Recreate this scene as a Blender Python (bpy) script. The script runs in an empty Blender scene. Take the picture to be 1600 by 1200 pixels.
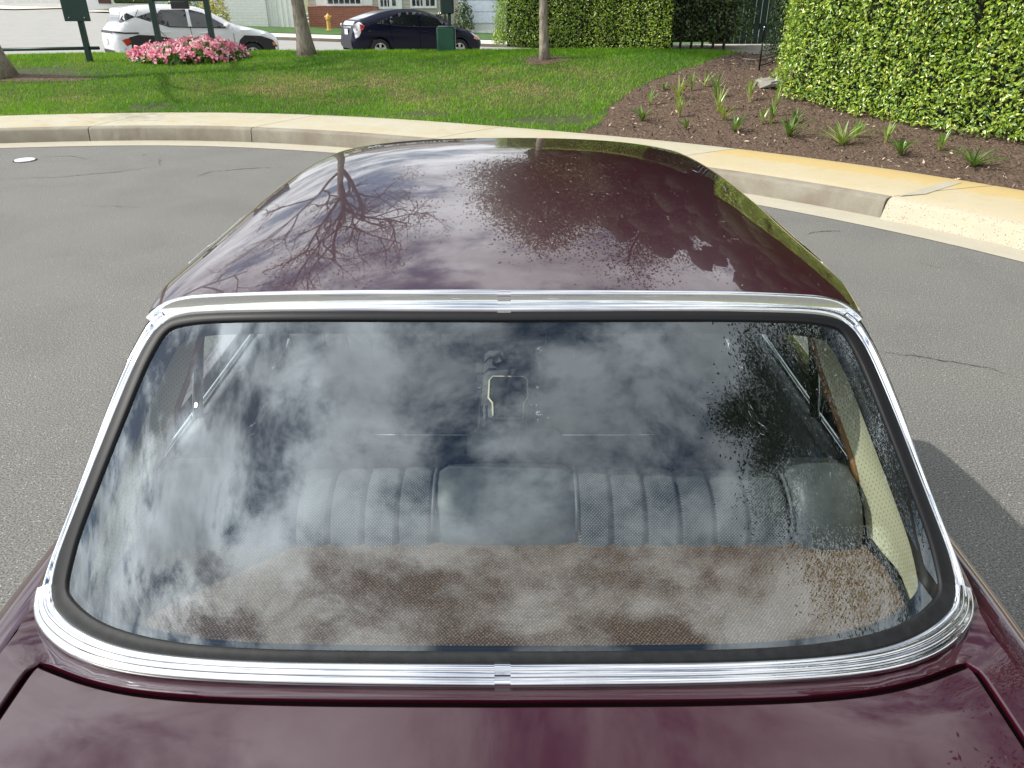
import bpy, math, random
import numpy as np
from mathutils import Vector, Matrix
from mathutils.geometry import delaunay_2d_cdt

# ------------------------------------------------------------------ camera, sky, sun, exposure
sc = bpy.context.scene
R_ = math.radians
CAM_H, PITCH, FPX = 1.87, R_(27.8), 1200.0           # camera height, tilt down, focal length in 1600-px units
cd = bpy.data.cameras.new('camera'); cd.sensor_width = 36; cd.lens = FPX / 1600 * 36
cd.clip_start = 0.05; cd.clip_end = 5000
cam = bpy.data.objects.new('camera', cd); sc.collection.objects.link(cam)
cam.location = (0, 0, CAM_H); cam.rotation_euler = (math.pi / 2 - PITCH, 0, 0); sc.camera = cam

SUN_EL, SUN_AZ = R_(45.5), R_(-98)                      # azimuth from +Y towards +X
sun_dir = Vector((math.sin(SUN_AZ) * math.cos(SUN_EL), math.cos(SUN_AZ) * math.cos(SUN_EL), math.sin(SUN_EL)))
world = bpy.data.worlds.new('World'); sc.world = world; world.use_nodes = True
nt = world.node_tree; nt.nodes.clear()
def wn(t, **kw):
    n = nt.nodes.new(t)
    for k, v in kw.items(): setattr(n, k, v)
    return n
def wmath(op, a, b=None, clamp=False):
    n = wn('ShaderNodeMath', operation=op, use_clamp=clamp)
    for i, v in enumerate((a, b)):
        if v is None: continue
        if isinstance(v, (int, float)): n.inputs[i].default_value = v
        else: nt.links.new(v, n.inputs[i])
    return n.outputs[0]
wout = wn('ShaderNodeOutputWorld'); bg = wn('ShaderNodeBackground'); bg.inputs['Strength'].default_value = 0.1
sky = wn('ShaderNodeTexSky', sky_type='NISHITA', sun_disc=False, sun_elevation=SUN_EL, sun_rotation=SUN_AZ % (2 * math.pi),
         altitude=100, air_density=1.0, dust_density=0.6, ozone_density=2.0)
tc = wn('ShaderNodeTexCoord'); sep = wn('ShaderNodeSeparateXYZ'); nt.links.new(tc.outputs['Generated'], sep.inputs[0])
zz = wmath('ADD', wmath('MAXIMUM', sep.outputs[2], -0.09), 0.17)
comb = wn('ShaderNodeCombineXYZ')
nt.links.new(wmath('DIVIDE', sep.outputs[0], zz), comb.inputs[0]); nt.links.new(wmath('DIVIDE', sep.outputs[1], zz), comb.inputs[1])
comb.inputs[2].default_value = 3.7
def wnoise(scale, detail, rough, dist, off):
    mp = wn('ShaderNodeMapping'); mp.inputs['Location'].default_value = off; nt.links.new(comb.outputs[0], mp.inputs[0])
    n = wn('ShaderNodeTexNoise'); n.inputs['Scale'].default_value = scale; n.inputs['Detail'].default_value = detail
    n.inputs['Roughness'].default_value = rough; n.inputs['Distortion'].default_value = dist
    nt.links.new(mp.outputs[0], n.inputs['Vector']); return n.outputs['Fac']
big = wnoise(1.9, 12, 0.60, 0.35, (0.35, 0.6, 0)); fine = wnoise(6.0, 10, 0.66, 0.25, (2.3, 1.2, 0))
dens = wmath('ADD', wmath('MULTIPLY', big, 0.72), wmath('MULTIPLY', fine, 0.28))
cov = wn('ShaderNodeMapRange', interpolation_type='SMOOTHSTEP'); nt.links.new(dens, cov.inputs[0])
cov.inputs[1].default_value = 0.405; cov.inputs[2].default_value = 0.54
shade = wn('ShaderNodeMapRange'); nt.links.new(wnoise(3.3, 9, 0.6, 0.4, (5.1, 3.3, 0)), shade.inputs[0])
shade.inputs[1].default_value = 0.3; shade.inputs[2].default_value = 0.7; shade.inputs[3].default_value = 8.5; shade.inputs[4].default_value = 21.0
ccol = wn('ShaderNodeVectorMath', operation='SCALE'); ccol.inputs[0].default_value = (0.94, 0.97, 1.0); 
dt = wn('ShaderNodeVectorMath', operation='DOT_PRODUCT'); nt.links.new(tc.outputs['Generated'], dt.inputs[0]); dt.inputs[1].default_value = sun_dir
aur = wmath('ADD', wmath('MULTIPLY', wmath('POWER', wmath('MAXIMUM', dt.outputs['Value'], 0.0), 4.0), 1.4), 0.88)     # thin cloud scatters forward: brighter towards the sun
nt.links.new(wmath('MULTIPLY', shade.outputs[0], aur), ccol.inputs['Scale'])
mix = wn('ShaderNodeMix', data_type='RGBA'); nt.links.new(wmath('MULTIPLY', cov.outputs[0], 0.95), mix.inputs[0])
nt.links.new(sky.outputs[0], mix.inputs[6]); nt.links.new(ccol.outputs[0], mix.inputs[7])
nt.links.new(mix.outputs[2], bg.inputs['Color']); nt.links.new(bg.outputs[0], wout.inputs['Surface'])
sd = bpy.data.lights.new('sun', 'SUN'); sd.energy = 4.6; sd.angle = R_(0.55); sd.color = (1.0, 0.95, 0.87)
sun = bpy.data.objects.new('sun', sd); sc.collection.objects.link(sun)
sun.rotation_euler = (-sun_dir).to_track_quat('-Z', 'Y').to_euler(); sun.location = (-20, 3, 25)
sc.view_settings.view_transform = 'Standard'; sc.view_settings.look = 'None'; sc.view_settings.gamma = 1
sc.view_settings.exposure = 0.0
sc.render.engine = 'CYCLES'; sc.cycles.use_denoising = True
sc.cycles.max_bounces = 10; sc.cycles.transparent_max_bounces = 16; sc.cycles.glossy_bounces = 5; sc.cycles.diffuse_bounces = 3
sc.cycles.caustics_reflective = False; sc.cycles.caustics_refractive = False

# ------------------------------------------------------------------ helpers
rng = np.random.default_rng(7); random.seed(7)
COL = sc.collection
ORIG = {}
def mesh(name, V, F, mats=None, smooth=True, auto=None):
    me = bpy.data.meshes.new(name)
    V = np.asarray(V, dtype=np.float32)
    if isinstance(F, np.ndarray):
        n, k = F.shape
        me.vertices.add(len(V)); me.vertices.foreach_set('co', V.ravel())
        me.loops.add(n * k); me.loops.foreach_set('vertex_index', F.astype(np.int32).ravel())
        me.polygons.add(n); me.polygons.foreach_set('loop_start', np.arange(0, n * k, k, dtype=np.int32))
        me.update(calc_edges=True)
    else:
        me.from_pydata(V.tolist(), [], F)
    for m in ([mats] if mats is not None and not isinstance(mats, (list, tuple)) else (mats or [])): me.materials.append(m)
    if smooth: me.polygons.foreach_set('use_smooth', [True] * len(me.polygons))
    me.update(); 
    if auto is not None:
        try: me.set_sharp_from_angle(angle=R_(auto))
        except Exception: pass
    return me
def link(name, me, parent=None, label=None, cat=None, group=None, kind=None):
    o = bpy.data.objects.new(name, me); COL.objects.link(o)
    if parent is not None: o.parent = parent
    if label: o['label'] = label
    if cat: o['category'] = cat
    if group: o['group'] = group
    if kind: o['kind'] = kind
    return o
def mk(name, V, F, mat, parent=None, smooth=True, auto=None, **kw):
    V = np.asarray(V, dtype=float)
    r = parent
    while r is not None and r.name not in ORIG: r = r.parent
    if r is not None: V = V - ORIG[r.name]
    return link(name, mesh(name, V, F, mat, smooth, auto), parent, **kw)
def empty(name, loc, label, cat, group=None, rot=(0, 0, 0), world_verts=False):
    o = link(name, None, None, label, cat, group); o.location = loc; o.rotation_euler = rot; o.empty_display_size = 0.2
    if world_verts: ORIG[o.name] = np.array(loc, dtype=float)
    return o
def join(parts):
    V, F, n = [], [], 0
    for v, f in parts:
        v = np.asarray(v, dtype=float); V.append(v); F += [tuple(int(i) + n for i in q) for q in f]; n += len(v)
    return np.vstack(V), F
def box(c, s, rz=0.0, taper=1.0):
    x, y, z = [q / 2 for q in s]
    P = np.array([(-x, -y, -z), (x, -y, -z), (x, y, -z), (-x, y, -z), (-x * taper, -y * taper, z), (x * taper, -y * taper, z), (x * taper, y * taper, z), (-x * taper, y * taper, z)])
    c_, s_ = math.cos(rz), math.sin(rz)
    P = np.c_[P[:, 0] * c_ - P[:, 1] * s_, P[:, 0] * s_ + P[:, 1] * c_, P[:, 2]] + np.array(c)
    return P, [(0, 3, 2, 1), (4, 5, 6, 7), (0, 1, 5, 4), (1, 2, 6, 5), (2, 3, 7, 6), (3, 0, 4, 7)]
def rbox(c, s, b=0.01, rz=0.0):
    "box with chamfered edges"
    x, y, z = [q / 2 for q in s]; b = min(b, x * .9, y * .9, z * .9)
    rings = []
    for zz_, i in ((-z, b), (-z + b, 0), (z - b, 0), (z, b)):
        X, Y = x - i, y - i; q = b if i == 0 else b * .3
        rings.append([(-X + q, -Y, zz_), (X - q, -Y, zz_), (X, -Y + q, zz_), (X, Y - q, zz_), (X - q, Y, zz_), (-X + q, Y, zz_), (-X, Y - q, zz_), (-X, -Y + q, zz_)])
    P = np.array(rings).reshape(-1, 3); F = []
    for r in range(3):
        for k in range(8): F.append((r * 8 + k, r * 8 + (k + 1) % 8, r * 8 + 8 + (k + 1) % 8, r * 8 + 8 + k))
    F.append(tuple(range(7, -1, -1))); F.append(tuple(range(24, 32)))
    c_, s_ = math.cos(rz), math.sin(rz)
    P = np.c_[P[:, 0] * c_ - P[:, 1] * s_, P[:, 0] * s_ + P[:, 1] * c_, P[:, 2]] + np.array(c)
    return P, F
def tube(pts, rad, n=8, caps=True):
    pts = np.asarray(pts, dtype=float); m = len(pts); rad = np.broadcast_to(np.asarray(rad, dtype=float), (m,))
    T = np.gradient(pts, axis=0); T /= np.linalg.norm(T, axis=1)[:, None] + 1e-9
    ref = np.array([0, 0, 1.0]) if abs(T[0][2]) < .9 else np.array([1.0, 0, 0])
    V = []
    a = np.linspace(0, 2 * np.pi, n, endpoint=False)
    u = np.cross(T[0], ref); u /= np.linalg.norm(u)
    for i in range(m):
        u = u - T[i] * (u @ T[i]); u /= np.linalg.norm(u) + 1e-9; w = np.cross(T[i], u)
        V.append(pts[i] + rad[i] * (np.cos(a)[:, None] * u + np.sin(a)[:, None] * w))
    V = np.vstack(V); F = [(i * n + k, i * n + (k + 1) % n, (i + 1) * n + (k + 1) % n, (i + 1) * n + k) for i in range(m - 1) for k in range(n)]
    if caps: F += [tuple(range(n - 1, -1, -1)), tuple(range((m - 1) * n, m * n))]
    return V, F
def lathe(prof, n=20, axis='z', c=(0, 0, 0)):
    "prof: list of (radius, height)"
    a = np.linspace(0, 2 * np.pi, n, endpoint=False); V = []
    for r, h in prof: V.append(np.c_[r * np.cos(a), r * np.sin(a), np.full(n, h)])
    V = np.vstack(V); m = len(prof)
    if axis == 'y': V = V[:, [0, 2, 1]] * np.array([1, 1, -1])
    if axis == 'x': V = V[:, [2, 0, 1]]
    F = [(i * n + k, i * n + (k + 1) % n, (i + 1) * n + (k + 1) % n, (i + 1) * n + k) for i in range(m - 1) for k in range(n)]
    F += [tuple(range(n - 1, -1, -1)), tuple(range((m - 1) * n, m * n))]
    return V + np.array(c), F
def gridmesh(P):
    "P: (m,n,3) array -> verts, quads"
    m, n = P.shape[:2]; V = P.reshape(-1, 3)
    i, j = np.meshgrid(np.arange(m - 1), np.arange(n - 1), indexing='ij'); a = (i * n + j).ravel()
    return V, np.c_[a, a + 1, a + n + 1, a + n]
def setuv(o, uv):
    me = o.data; l = me.uv_layers.new(name='UVMap'); li = np.zeros(len(me.loops), dtype=np.int32); me.loops.foreach_get('vertex_index', li)
    l.data.foreach_set('uv', np.asarray(uv, dtype=np.float32)[li].ravel())
def setcol(o, C, name='tint'):
    a = o.data.color_attributes.new(name, 'FLOAT_COLOR', 'POINT'); C = np.asarray(C, dtype=np.float32)
    if C.shape[1] == 3: C = np.c_[C, np.ones(len(C))].astype(np.float32)
    a.data.foreach_set('color', C.ravel())
def inpoly(P, poly):
    P = np.asarray(P); poly = np.asarray(poly); x, y = P[:, 0], P[:, 1]; c = np.zeros(len(P), bool); j = len(poly) - 1
    for i in range(len(poly)):
        xi, yi = poly[i]; xj, yj = poly[j]
        m = ((yi > y) != (yj > y)) & (x < (xj - xi) * (y - yi) / (yj - yi + 1e-12) + xi); c ^= m; j = i
    return c
def segdist(P, poly):
    P = np.asarray(P)[:, None, :]; A = np.asarray(poly)[None]; B = np.roll(np.asarray(poly), -1, 0)[None]
    d = B - A; t = np.clip(((P - A) * d).sum(2) / ((d * d).sum(2) + 1e-12), 0, 1)
    return np.sqrt((((A + d * t[..., None]) - P) ** 2).sum(2)).min(1)
def resample(P, n, closed=False):
    P = np.asarray(P, dtype=float)
    if closed: P = np.vstack([P, P[:1]])
    s = np.r_[0, np.cumsum(np.linalg.norm(np.diff(P, axis=0), axis=1))]
    t = np.linspace(0, s[-1], n + 1 if closed else n); t = t[:-1] if closed else t
    return np.stack([np.interp(t, s, P[:, k]) for k in range(P.shape[1])], 1)
def cdt(loops, step):
    "fill the first loop minus the others with triangles; 2-D"
    loops = [np.asarray(l, dtype=float) for l in loops]
    lo, hi = loops[0].min(0), loops[0].max(0)
    gx, gy = np.meshgrid(np.arange(lo[0] + step / 2, hi[0], step), np.arange(lo[1] + step / 2, hi[1], step), indexing='ij')
    g = np.c_[gx.ravel(), gy.ravel()]; k = inpoly(g, loops[0])
    for l in loops[1:]: k &= ~inpoly(g, l)
    for l in loops: k[k] &= segdist(g[k], l) > step * .45
    g = g[k]; pts, E, n = [], [], 0
    for l in loops:
        pts += l.tolist(); E += [(n + i, n + (i + 1) % len(l)) for i in range(len(l))]; n += len(l)
    pts += g.tolist()
    r = delaunay_2d_cdt([Vector(p) for p in pts], E, [], 0, 1e-6)
    V = np.array([(v.x, v.y) for v in r[0]]); F = np.array([f for f in r[2]])
    c = V[F].mean(1); keep = inpoly(c, loops[0])
    for l in loops[1:]: keep &= ~inpoly(c, l)
    return V, F[keep]
def smooth01(a, b, x):
    t = np.clip((np.asarray(x, dtype=float) - a) / (b - a), 0, 1); return t * t * (3 - 2 * t)
_ph = np.random.default_rng(3).uniform(0, 6.28, (40, 4))
def vnoise(x, y, s=1.0, o=0, n=9):
    "cheap smooth noise in about -1..1"
    r = 0
    for i in range(n):
        p = _ph[(i + o) % 40]; k = s * (0.6 + .55 * i)
        r = r + np.sin(x * k * math.cos(p[0]) + y * k * math.sin(p[0]) + p[1]) * np.sin(x * k * .8 * math.sin(p[2]) - y * k * .8 * math.cos(p[2]) + p[3]) / (1 + .35 * i)
    return r / 2.2
# pixel -> direction (1600 x 1200 photo pixels)
_F = np.array([0, math.cos(PITCH), -math.sin(PITCH)]); _U = np.array([0, math.sin(PITCH), math.cos(PITCH)]); _C = np.array([0, 0, CAM_H])
def ray(x, y): return _F + np.array([1.0, 0, 0]) * ((x - 800) / FPX) + _U * ((600 - y) / FPX)
def proj(P):
    d = np.asarray(P, dtype=float) - _C; w = d @ _F
    return np.stack([800 + FPX * d[..., 0] / w, 600 - FPX * (d @ _U) / w], -1)
def atz(x, y, z): d = ray(x, y); return _C + d * ((z - CAM_H) / d[2])
def aty(x, y, Y): d = ray(x, y); return _C + d * (Y / d[1])

# ------------------------------------------------------------------ materials
class MB:
    def __init__(s, name):
        s.m = bpy.data.materials.new(name); s.m.use_nodes = True; s.t = s.m.node_tree; s.b = s.t.nodes['Principled BSDF']; s.o = s.t.nodes['Material Output']
    def n(s, t, **kw):
        n = s.t.nodes.new(t)
        for k, v in kw.items(): setattr(n, k, v)
        return n
    def L(s, a, b): s.t.links.new(a, b)
    def set(s, **kw):
        for k, v in kw.items(): s.b.inputs[k.replace('_', ' ')].default_value = v
        return s
    def coord(s, kind='Object', scale=(1, 1, 1)):
        c = s.n('ShaderNodeTexCoord'); m = s.n('ShaderNodeMapping'); m.inputs['Scale'].default_value = scale; s.L(c.outputs[kind], m.inputs[0]); return m.outputs[0]
    def noise(s, scale, detail=4, rough=.55, dist=0, vec=None):
        n = s.n('ShaderNodeTexNoise'); n.inputs['Scale'].default_value = scale; n.inputs['Detail'].default_value = detail; n.inputs['Roughness'].default_value = rough; n.inputs['Distortion'].default_value = dist
        s.L(vec if vec is not None else s.coord(), n.inputs['Vector']); return n.outputs['Fac']
    def ramp(s, fac, stops):
        r = s.n('ShaderNodeValToRGB'); e = r.color_ramp.elements
        while len(e) < len(stops): e.new(.5)
        for q, (p, c) in zip(e, stops): q.position = p; q.color = (*c, 1)
        s.L(fac, r.inputs[0]); return r.outputs[0]
    def mixc(s, fac, a, b, mode='MIX'):
        m = s.n('ShaderNodeMix', data_type='RGBA', blend_type=mode)
        for i, v in ((0, fac), (6, a), (7, b)):
            if isinstance(v, (int, float)): m.inputs[i].default_value = v
            elif isinstance(v, tuple): m.inputs[i].default_value = (*v, 1)
            else: s.L(v, m.inputs[i])
        return m.outputs[2]
    def math(s, op, a, b=None, clamp=False):
        n = s.n('ShaderNodeMath', operation=op, use_clamp=clamp)
        for i, v in enumerate((a, b)):
            if v is None: continue
            if isinstance(v, (int, float)): n.inputs[i].default_value = v
            else: s.L(v, n.inputs[i])
        return n.outputs[0]
    def bump(s, h, strength=.3, dist=.01):
        n = s.n('ShaderNodeBump'); n.inputs['Strength'].default_value = strength; n.inputs['Distance'].default_value = dist; s.L(h, n.inputs['Height']); s.L(n.outputs[0], s.b.inputs['Normal']); return s
    def col(s, c): s.L(c, s.b.inputs['Base Color']); return s
def plain(name, c, rough=.5, metal=0.0, var=.12, scale=8, **kw):
    b = MB(name); b.set(Roughness=rough, Metallic=metal, **kw)
    d = tuple(max(0, q * (1 - var)) for q in c); l = tuple(min(1, q * (1 + var)) for q in c)
    b.col(b.ramp(b.noise(scale, 5), [(.3, d), (.7, l)])); return b.m
def tinted(name, rough=.6, transl=.0, spec=.4, coat=0.0, tcol=(1, 1, 1)):
    b = MB(name); a = b.n('ShaderNodeVertexColor', layer_name='tint'); b.col(a.outputs[0]); b.set(Roughness=rough); b.b.inputs['Specular IOR Level'].default_value = spec
    b.b.inputs['Coat Weight'].default_value = coat; b.b.inputs['Coat Roughness'].default_value = .2
    if transl:
        t = b.n('ShaderNodeBsdfTranslucent'); b.L(b.mixc(1.0, a.outputs[0], tcol, 'MULTIPLY'), t.inputs[0]); m = b.n('ShaderNodeMixShader'); m.inputs[0].default_value = transl
        b.L(b.b.outputs[0], m.inputs[1]); b.L(t.outputs[0], m.inputs[2]); b.L(m.outputs[0], b.o.inputs[0])
    return b.m
M = {}
b = MB('burgundy_paint'); b.set(Roughness=.28, Coat_Weight=1.0, Coat_Roughness=.012, Coat_IOR=1.68); b.b.inputs['Specular IOR Level'].default_value = .25
b.col(b.ramp(b.noise(900, 2), [(.3, (.028, .0014, .0068)), (.7, (.036, .0022, .0092))])); M['paint'] = b.m
b = MB('chrome'); b.set(Metallic=1.0, Roughness=.025); b.col(b.ramp(b.noise(40, 4), [(.3, (.84, .85, .86)), (.7, (.90, .91, .92))])); M['chrome'] = b.m
M['steel'] = plain('brushed_steel', (.6, .6, .6), .25, 1.0)
b = MB('weathered_rubber'); b.set(Roughness=.6); b.b.inputs['Specular IOR Level'].default_value = .3; b.col(b.ramp(b.noise(55, 6, .65), [(.35, (.006, .0065, .007)), (.8, (.020, .021, .022))])); b.bump(b.noise(400, 3), .15, .001); M['rubber'] = b.m
M['black_rubber'] = plain('black_rubber', (.007, .007, .008), .5, scale=60, Specular_IOR_Level=.3)
M['gap'] = plain('dark_gap', (.003, .002, .002), .9, Specular_IOR_Level=0.0)
def glassmat(name, ior, tint):
    b = MB(name); t = b.t; g = b.n('ShaderNodeBsdfGlossy'); g.inputs['Roughness'].default_value = 0.0; g.inputs['Color'].default_value = (.88, .96, 1.0, 1)
    tr = b.n('ShaderNodeBsdfTransparent'); tr.inputs['Color'].default_value = (*tint, 1)
    fr = b.n('ShaderNodeFresnel'); ge = b.n('ShaderNodeNewGeometry'); io = b.n('ShaderNodeMix'); io.inputs[2].default_value = ior; io.inputs[3].default_value = 1 / ior; b.L(ge.outputs['Backfacing'], io.inputs[0]); b.L(io.outputs[0], fr.inputs['IOR']); m = b.n('ShaderNodeMixShader')
    b.L(fr.outputs[0], m.inputs[0]); b.L(tr.outputs[0], m.inputs[1]); b.L(g.outputs[0], m.inputs[2]); b.L(m.outputs[0], b.o.inputs[0]); return b
b = glassmat('rear_glass', 2.25, (.80, .86, .84))
M['rear_glass'] = b.m
M['glass'] = glassmat('side_glass', 1.45, (.93, .96, .94)).m
M['dark_glass'] = plain('tinted_car_glass', (.012, .015, .017), .03, Coat_Weight=1.0, Coat_Roughness=.01)
# asphalt
def asphalt(name, dark, light, specks):
    b = MB(name); v = b.coord()
    n1 = b.noise(130, 4, .7, vec=v); n2 = b.noise(1.3, 6, .6, .6, vec=v); n3 = b.noise(48, 3, .6, vec=v)
    base = b.ramp(n1, [(.40, dark), (.50, tuple((x + y) / 2 for x, y in zip(dark, light))), (.61, light)])
    st = b.ramp(n2, [(.28, (.88, .88, .88)), (.5, (1, 1, 1)), (.72, (1.06, 1.05, 1.03))])
    c = b.mixc(1.0, base, st, 'MULTIPLY')
    vo = b.n('ShaderNodeTexVoronoi'); vo.inputs['Scale'].default_value = 62; b.L(v, vo.inputs['Vector'])
    sp = b.math('LESS_THAN', vo.outputs['Distance'], .16)
    c = b.mixc(b.math('MULTIPLY', sp, b.math('GREATER_THAN', n3, .52)), c, specks)
    b.col(c).set(Roughness=.85); b.bump(b.math('ADD', n1, b.math('MULTIPLY', vo.outputs['Distance'], -.6)), .55, .004); return b.m
M['asphalt'] = asphalt('asphalt', (.064, .063, .058), (.240, .237, .217), (.48, .47, .42))
M['street'] = asphalt('pale_street', (.26, .255, .235), (.36, .355, .33), (.45, .44, .41))
def concrete(name, base, stain, amount, pit=0.0, rust=None):
    b = MB(name); v = b.coord()
    f = b.noise(120, 3, .6, vec=v); g = b.noise(2.2, 6, .62, .5, vec=v); h = b.noise(9, 5, .6, vec=v)
    c = b.ramp(f, [(.3, tuple(q * .86 for q in base)), (.7, tuple(min(1, q * 1.1) for q in base))])
    c = b.mixc(b.math('MULTIPLY', b.ramp(g, [(.38, (0, 0, 0)), (.66, (1, 1, 1))]), amount), c, stain)
    if rust is not None:      # iron stain along the back edge of the slab (across = V)
        uv = b.n('ShaderNodeUVMap'); s2 = b.n('ShaderNodeSeparateXYZ'); b.L(uv.outputs[0], s2.inputs[0])
        e = b.math('ADD', s2.outputs[1], b.math('MULTIPLY', b.math('SUBTRACT', h, .5), .35))
        e = b.ramp(e, [(.0, (.10, .10, .10)), (.50, (.14, .14, .14)), (.64, (.35, .35, .35)), (.72, (1, 1, 1))])
        c = b.mixc(b.math('MULTIPLY', e, rust[1]), c, rust[0])
    c = b.mixc(b.math('MULTIPLY', b.ramp(h, [(.55, (0, 0, 0)), (.8, (1, 1, 1))]), .25), c, tuple(q * .6 for q in base))
    hgt = f
    if pit:
        vo = b.n('ShaderNodeTexVoronoi'); vo.inputs['Scale'].default_value = 42; b.L(v, vo.inputs['Vector'])
        p = b.ramp(vo.outputs['Distance'], [(.12, (0, 0, 0)), (.24, (1, 1, 1))]); c = b.mixc(b.math('MULTIPLY', b.math('SUBTRACT', 1.0, p), .75), c, (.10, .085, .06)); hgt = p
    b.col(c).set(Roughness=.9); b.bump(hgt, .35, .004 + pit * .01); return b.m
M['walk'] = concrete('walk_concrete', (.46, .43, .335), (.42, .345, .19), .6)
M['walk_rust'] = concrete('walk_concrete_rust_stained', (.48, .43, .31), (.46, .37, .21), .55, rust=((.50, .35, .11), .72))
M['kerb'] = concrete('kerb_concrete', (.28, .26, .205), (.17, .13, .095), .7)
M['kerb_worn'] = concrete('worn_kerb_concrete', (.47, .42, .32), (.44, .34, .20), .4, pit=1.0)
M['gutter'] = concrete('gutter_concrete', (.43, .395, .31), (.33, .30, .23), .4)
M['far_walk'] = plain('far_concrete', (.62, .58, .49), .9, scale=2)
M['joint'] = plain('joint_dirt', (.05, .042, .03), .95, scale=40)
M['soil'] = plain('lawn_soil', (.045, .06, .014), .95, var=.4, scale=14)
b = MB('mulch'); v = b.coord(); vo = b.n('ShaderNodeTexVoronoi', feature='F1'); vo.inputs['Scale'].default_value = 34; vo.inputs['Randomness'].default_value = 1; b.L(v, vo.inputs['Vector'])
c = b.mixc(b.noise(9, 4, vec=v), (.045, .027, .017), (.15, .094, .062)); c = b.mixc(b.ramp(vo.outputs['Color'], [(.2, (0, 0, 0)), (.9, (.55, .55, .55))]), c, (.27, .18, .125))
b.col(c).set(Roughness=.95); b.bump(b.math('ADD', vo.outputs['Distance'], b.noise(60, 4, vec=v)), 1.0, .03); M['mulch'] = b.m
M['chips'] = tinted('wood_chips', .9); M['grass'] = tinted('grass_blades', .65, .35, .2, tcol=(1.2, 1.15, .5)); M['leaf'] = tinted('leaves', .34, .30, .5, .55, (1.2, 1.25, .5)); M['petal'] = tinted('petals', .6, .25)
b = MB('bark'); v = b.coord(scale=(1, 1, .3)); n = b.noise(22, 6, .65, .5, vec=v)
b.col(b.ramp(n, [(.3, (.13, .105, .08)), (.5, (.28, .24, .19)), (.7, (.42, .37, .30))])).set(Roughness=.9); b.bump(n, .8, .02); M['bark'] = b.m
b = MB('dark_bark'); n = b.noise(25, 6, .65, .5); b.col(b.ramp(n, [(.3, (.035, .026, .02)), (.7, (.11, .085, .065))])).set(Roughness=.9); b.bump(n, .8, .02); M['dark_bark'] = b.m
M['light_blockers'] = plain('dense_twigs', (.014, .022, .008), .95, var=.6, scale=12)  # for the light-blocking lumps added inside the crowns
M['green_paint'] = plain('dark_green_paint', (.006, .032, .026), .45, scale=3)
M['bin_green'] = plain('bin_green', (.012, .085, .05), .4, scale=3)
M['black_metal'] = plain('black_metal', (.012, .012, .012), .4)
M['hydrant'] = plain('hydrant_yellow', (.62, .36, .10), .5, scale=10)
M['white_paint'] = plain('white_car_paint', (.80, .81, .83), .3, var=.02, Coat_Weight=1.0, Coat_Roughness=.02)
M['navy_paint'] = plain('navy_car_paint', (.0018, .003, .018), .35, var=.1, Coat_Weight=.15, Coat_Roughness=.03); M['navy_paint'].node_tree.nodes['Principled BSDF'].inputs['Specular IOR Level'].default_value = .25
M['cladding'] = plain('grey_plastic_cladding', (.018, .018, .019), .6)
M['tyre'] = plain('tyre_rubber', (.018, .018, .018), .8)
M['alloy'] = plain('alloy_wheel', (.62, .62, .63), .3, .9)
M['red_lens'] = plain('red_lens', (.45, .012, .012), .15, Coat_Weight=1.0)
M['clear_lens'] = plain('clear_lens', (.75, .76, .78), .12, Coat_Weight=1.0)
M['amber'] = plain('amber_lens', (.75, .22, .03), .2, Coat_Weight=1.0)
M['stone'] = plain('grey_stone', (.26, .25, .21), .9, scale=20)
M['white_trim'] = plain('white_house_paint', (.80, .80, .78), .6, var=.04)
def courses(name, c1, c2, mortar, w, h, ms=.01):
    b = MB(name); br = b.n('ShaderNodeTexBrick'); br.inputs['Color1'].default_value = (*c1, 1); br.inputs['Color2'].default_value = (*c2, 1); br.inputs['Mortar'].default_value = (*mortar, 1)
    br.inputs['Scale'].default_value = 1; br.inputs['Brick Width'].default_value = w; br.inputs['Row Height'].default_value = h; br.inputs['Mortar Size'].default_value = ms
    tcn = b.n('ShaderNodeTexCoord'); s = b.n('ShaderNodeSeparateXYZ'); cm = b.n('ShaderNodeCombineXYZ'); b.L(tcn.outputs['Object'], s.inputs[0])
    b.L(b.math('ADD', s.outputs[0], s.outputs[1]), cm.inputs[0]); b.L(s.outputs[2], cm.inputs[1]); b.L(cm.outputs[0], br.inputs['Vector'])
    b.col(b.mixc(.35, br.outputs['Color'], b.ramp(b.noise(6), [(.3, tuple(q * .8 for q in c1)), (.7, c2)]))).set(Roughness=.85); b.bump(b.math('SUBTRACT', 1.0, br.outputs['Fac']), .6, .01); return b.m
M['brick'] = courses('red_brick', (.26, .075, .045), (.34, .11, .07), (.30, .24, .20), .3, .09)
M['block'] = courses('white_painted_block', (.74, .75, .74), (.80, .80, .79), (.60, .61, .60), .5, .14, .012)
M['siding'] = courses('beige_lap_siding', (.52, .48, .42), (.55, .51, .45), (.28, .25, .22), 8, .17, .012)
M['boards'] = courses('white_vertical_boards', (.74, .76, .77), (.78, .79, .80), (.55, .57, .58), .16, 8, .012)
M['pane'] = plain('window_pane', (.02, .025, .03), .05, Coat_Weight=1.0)
M['shingle'] = plain('grey_roof_shingle', (.20, .18, .16), .9, var=.3, scale=20)
M['cover_white'] = plain('white_painted_cover', (.78, .79, .78), .55, scale=20)
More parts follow.
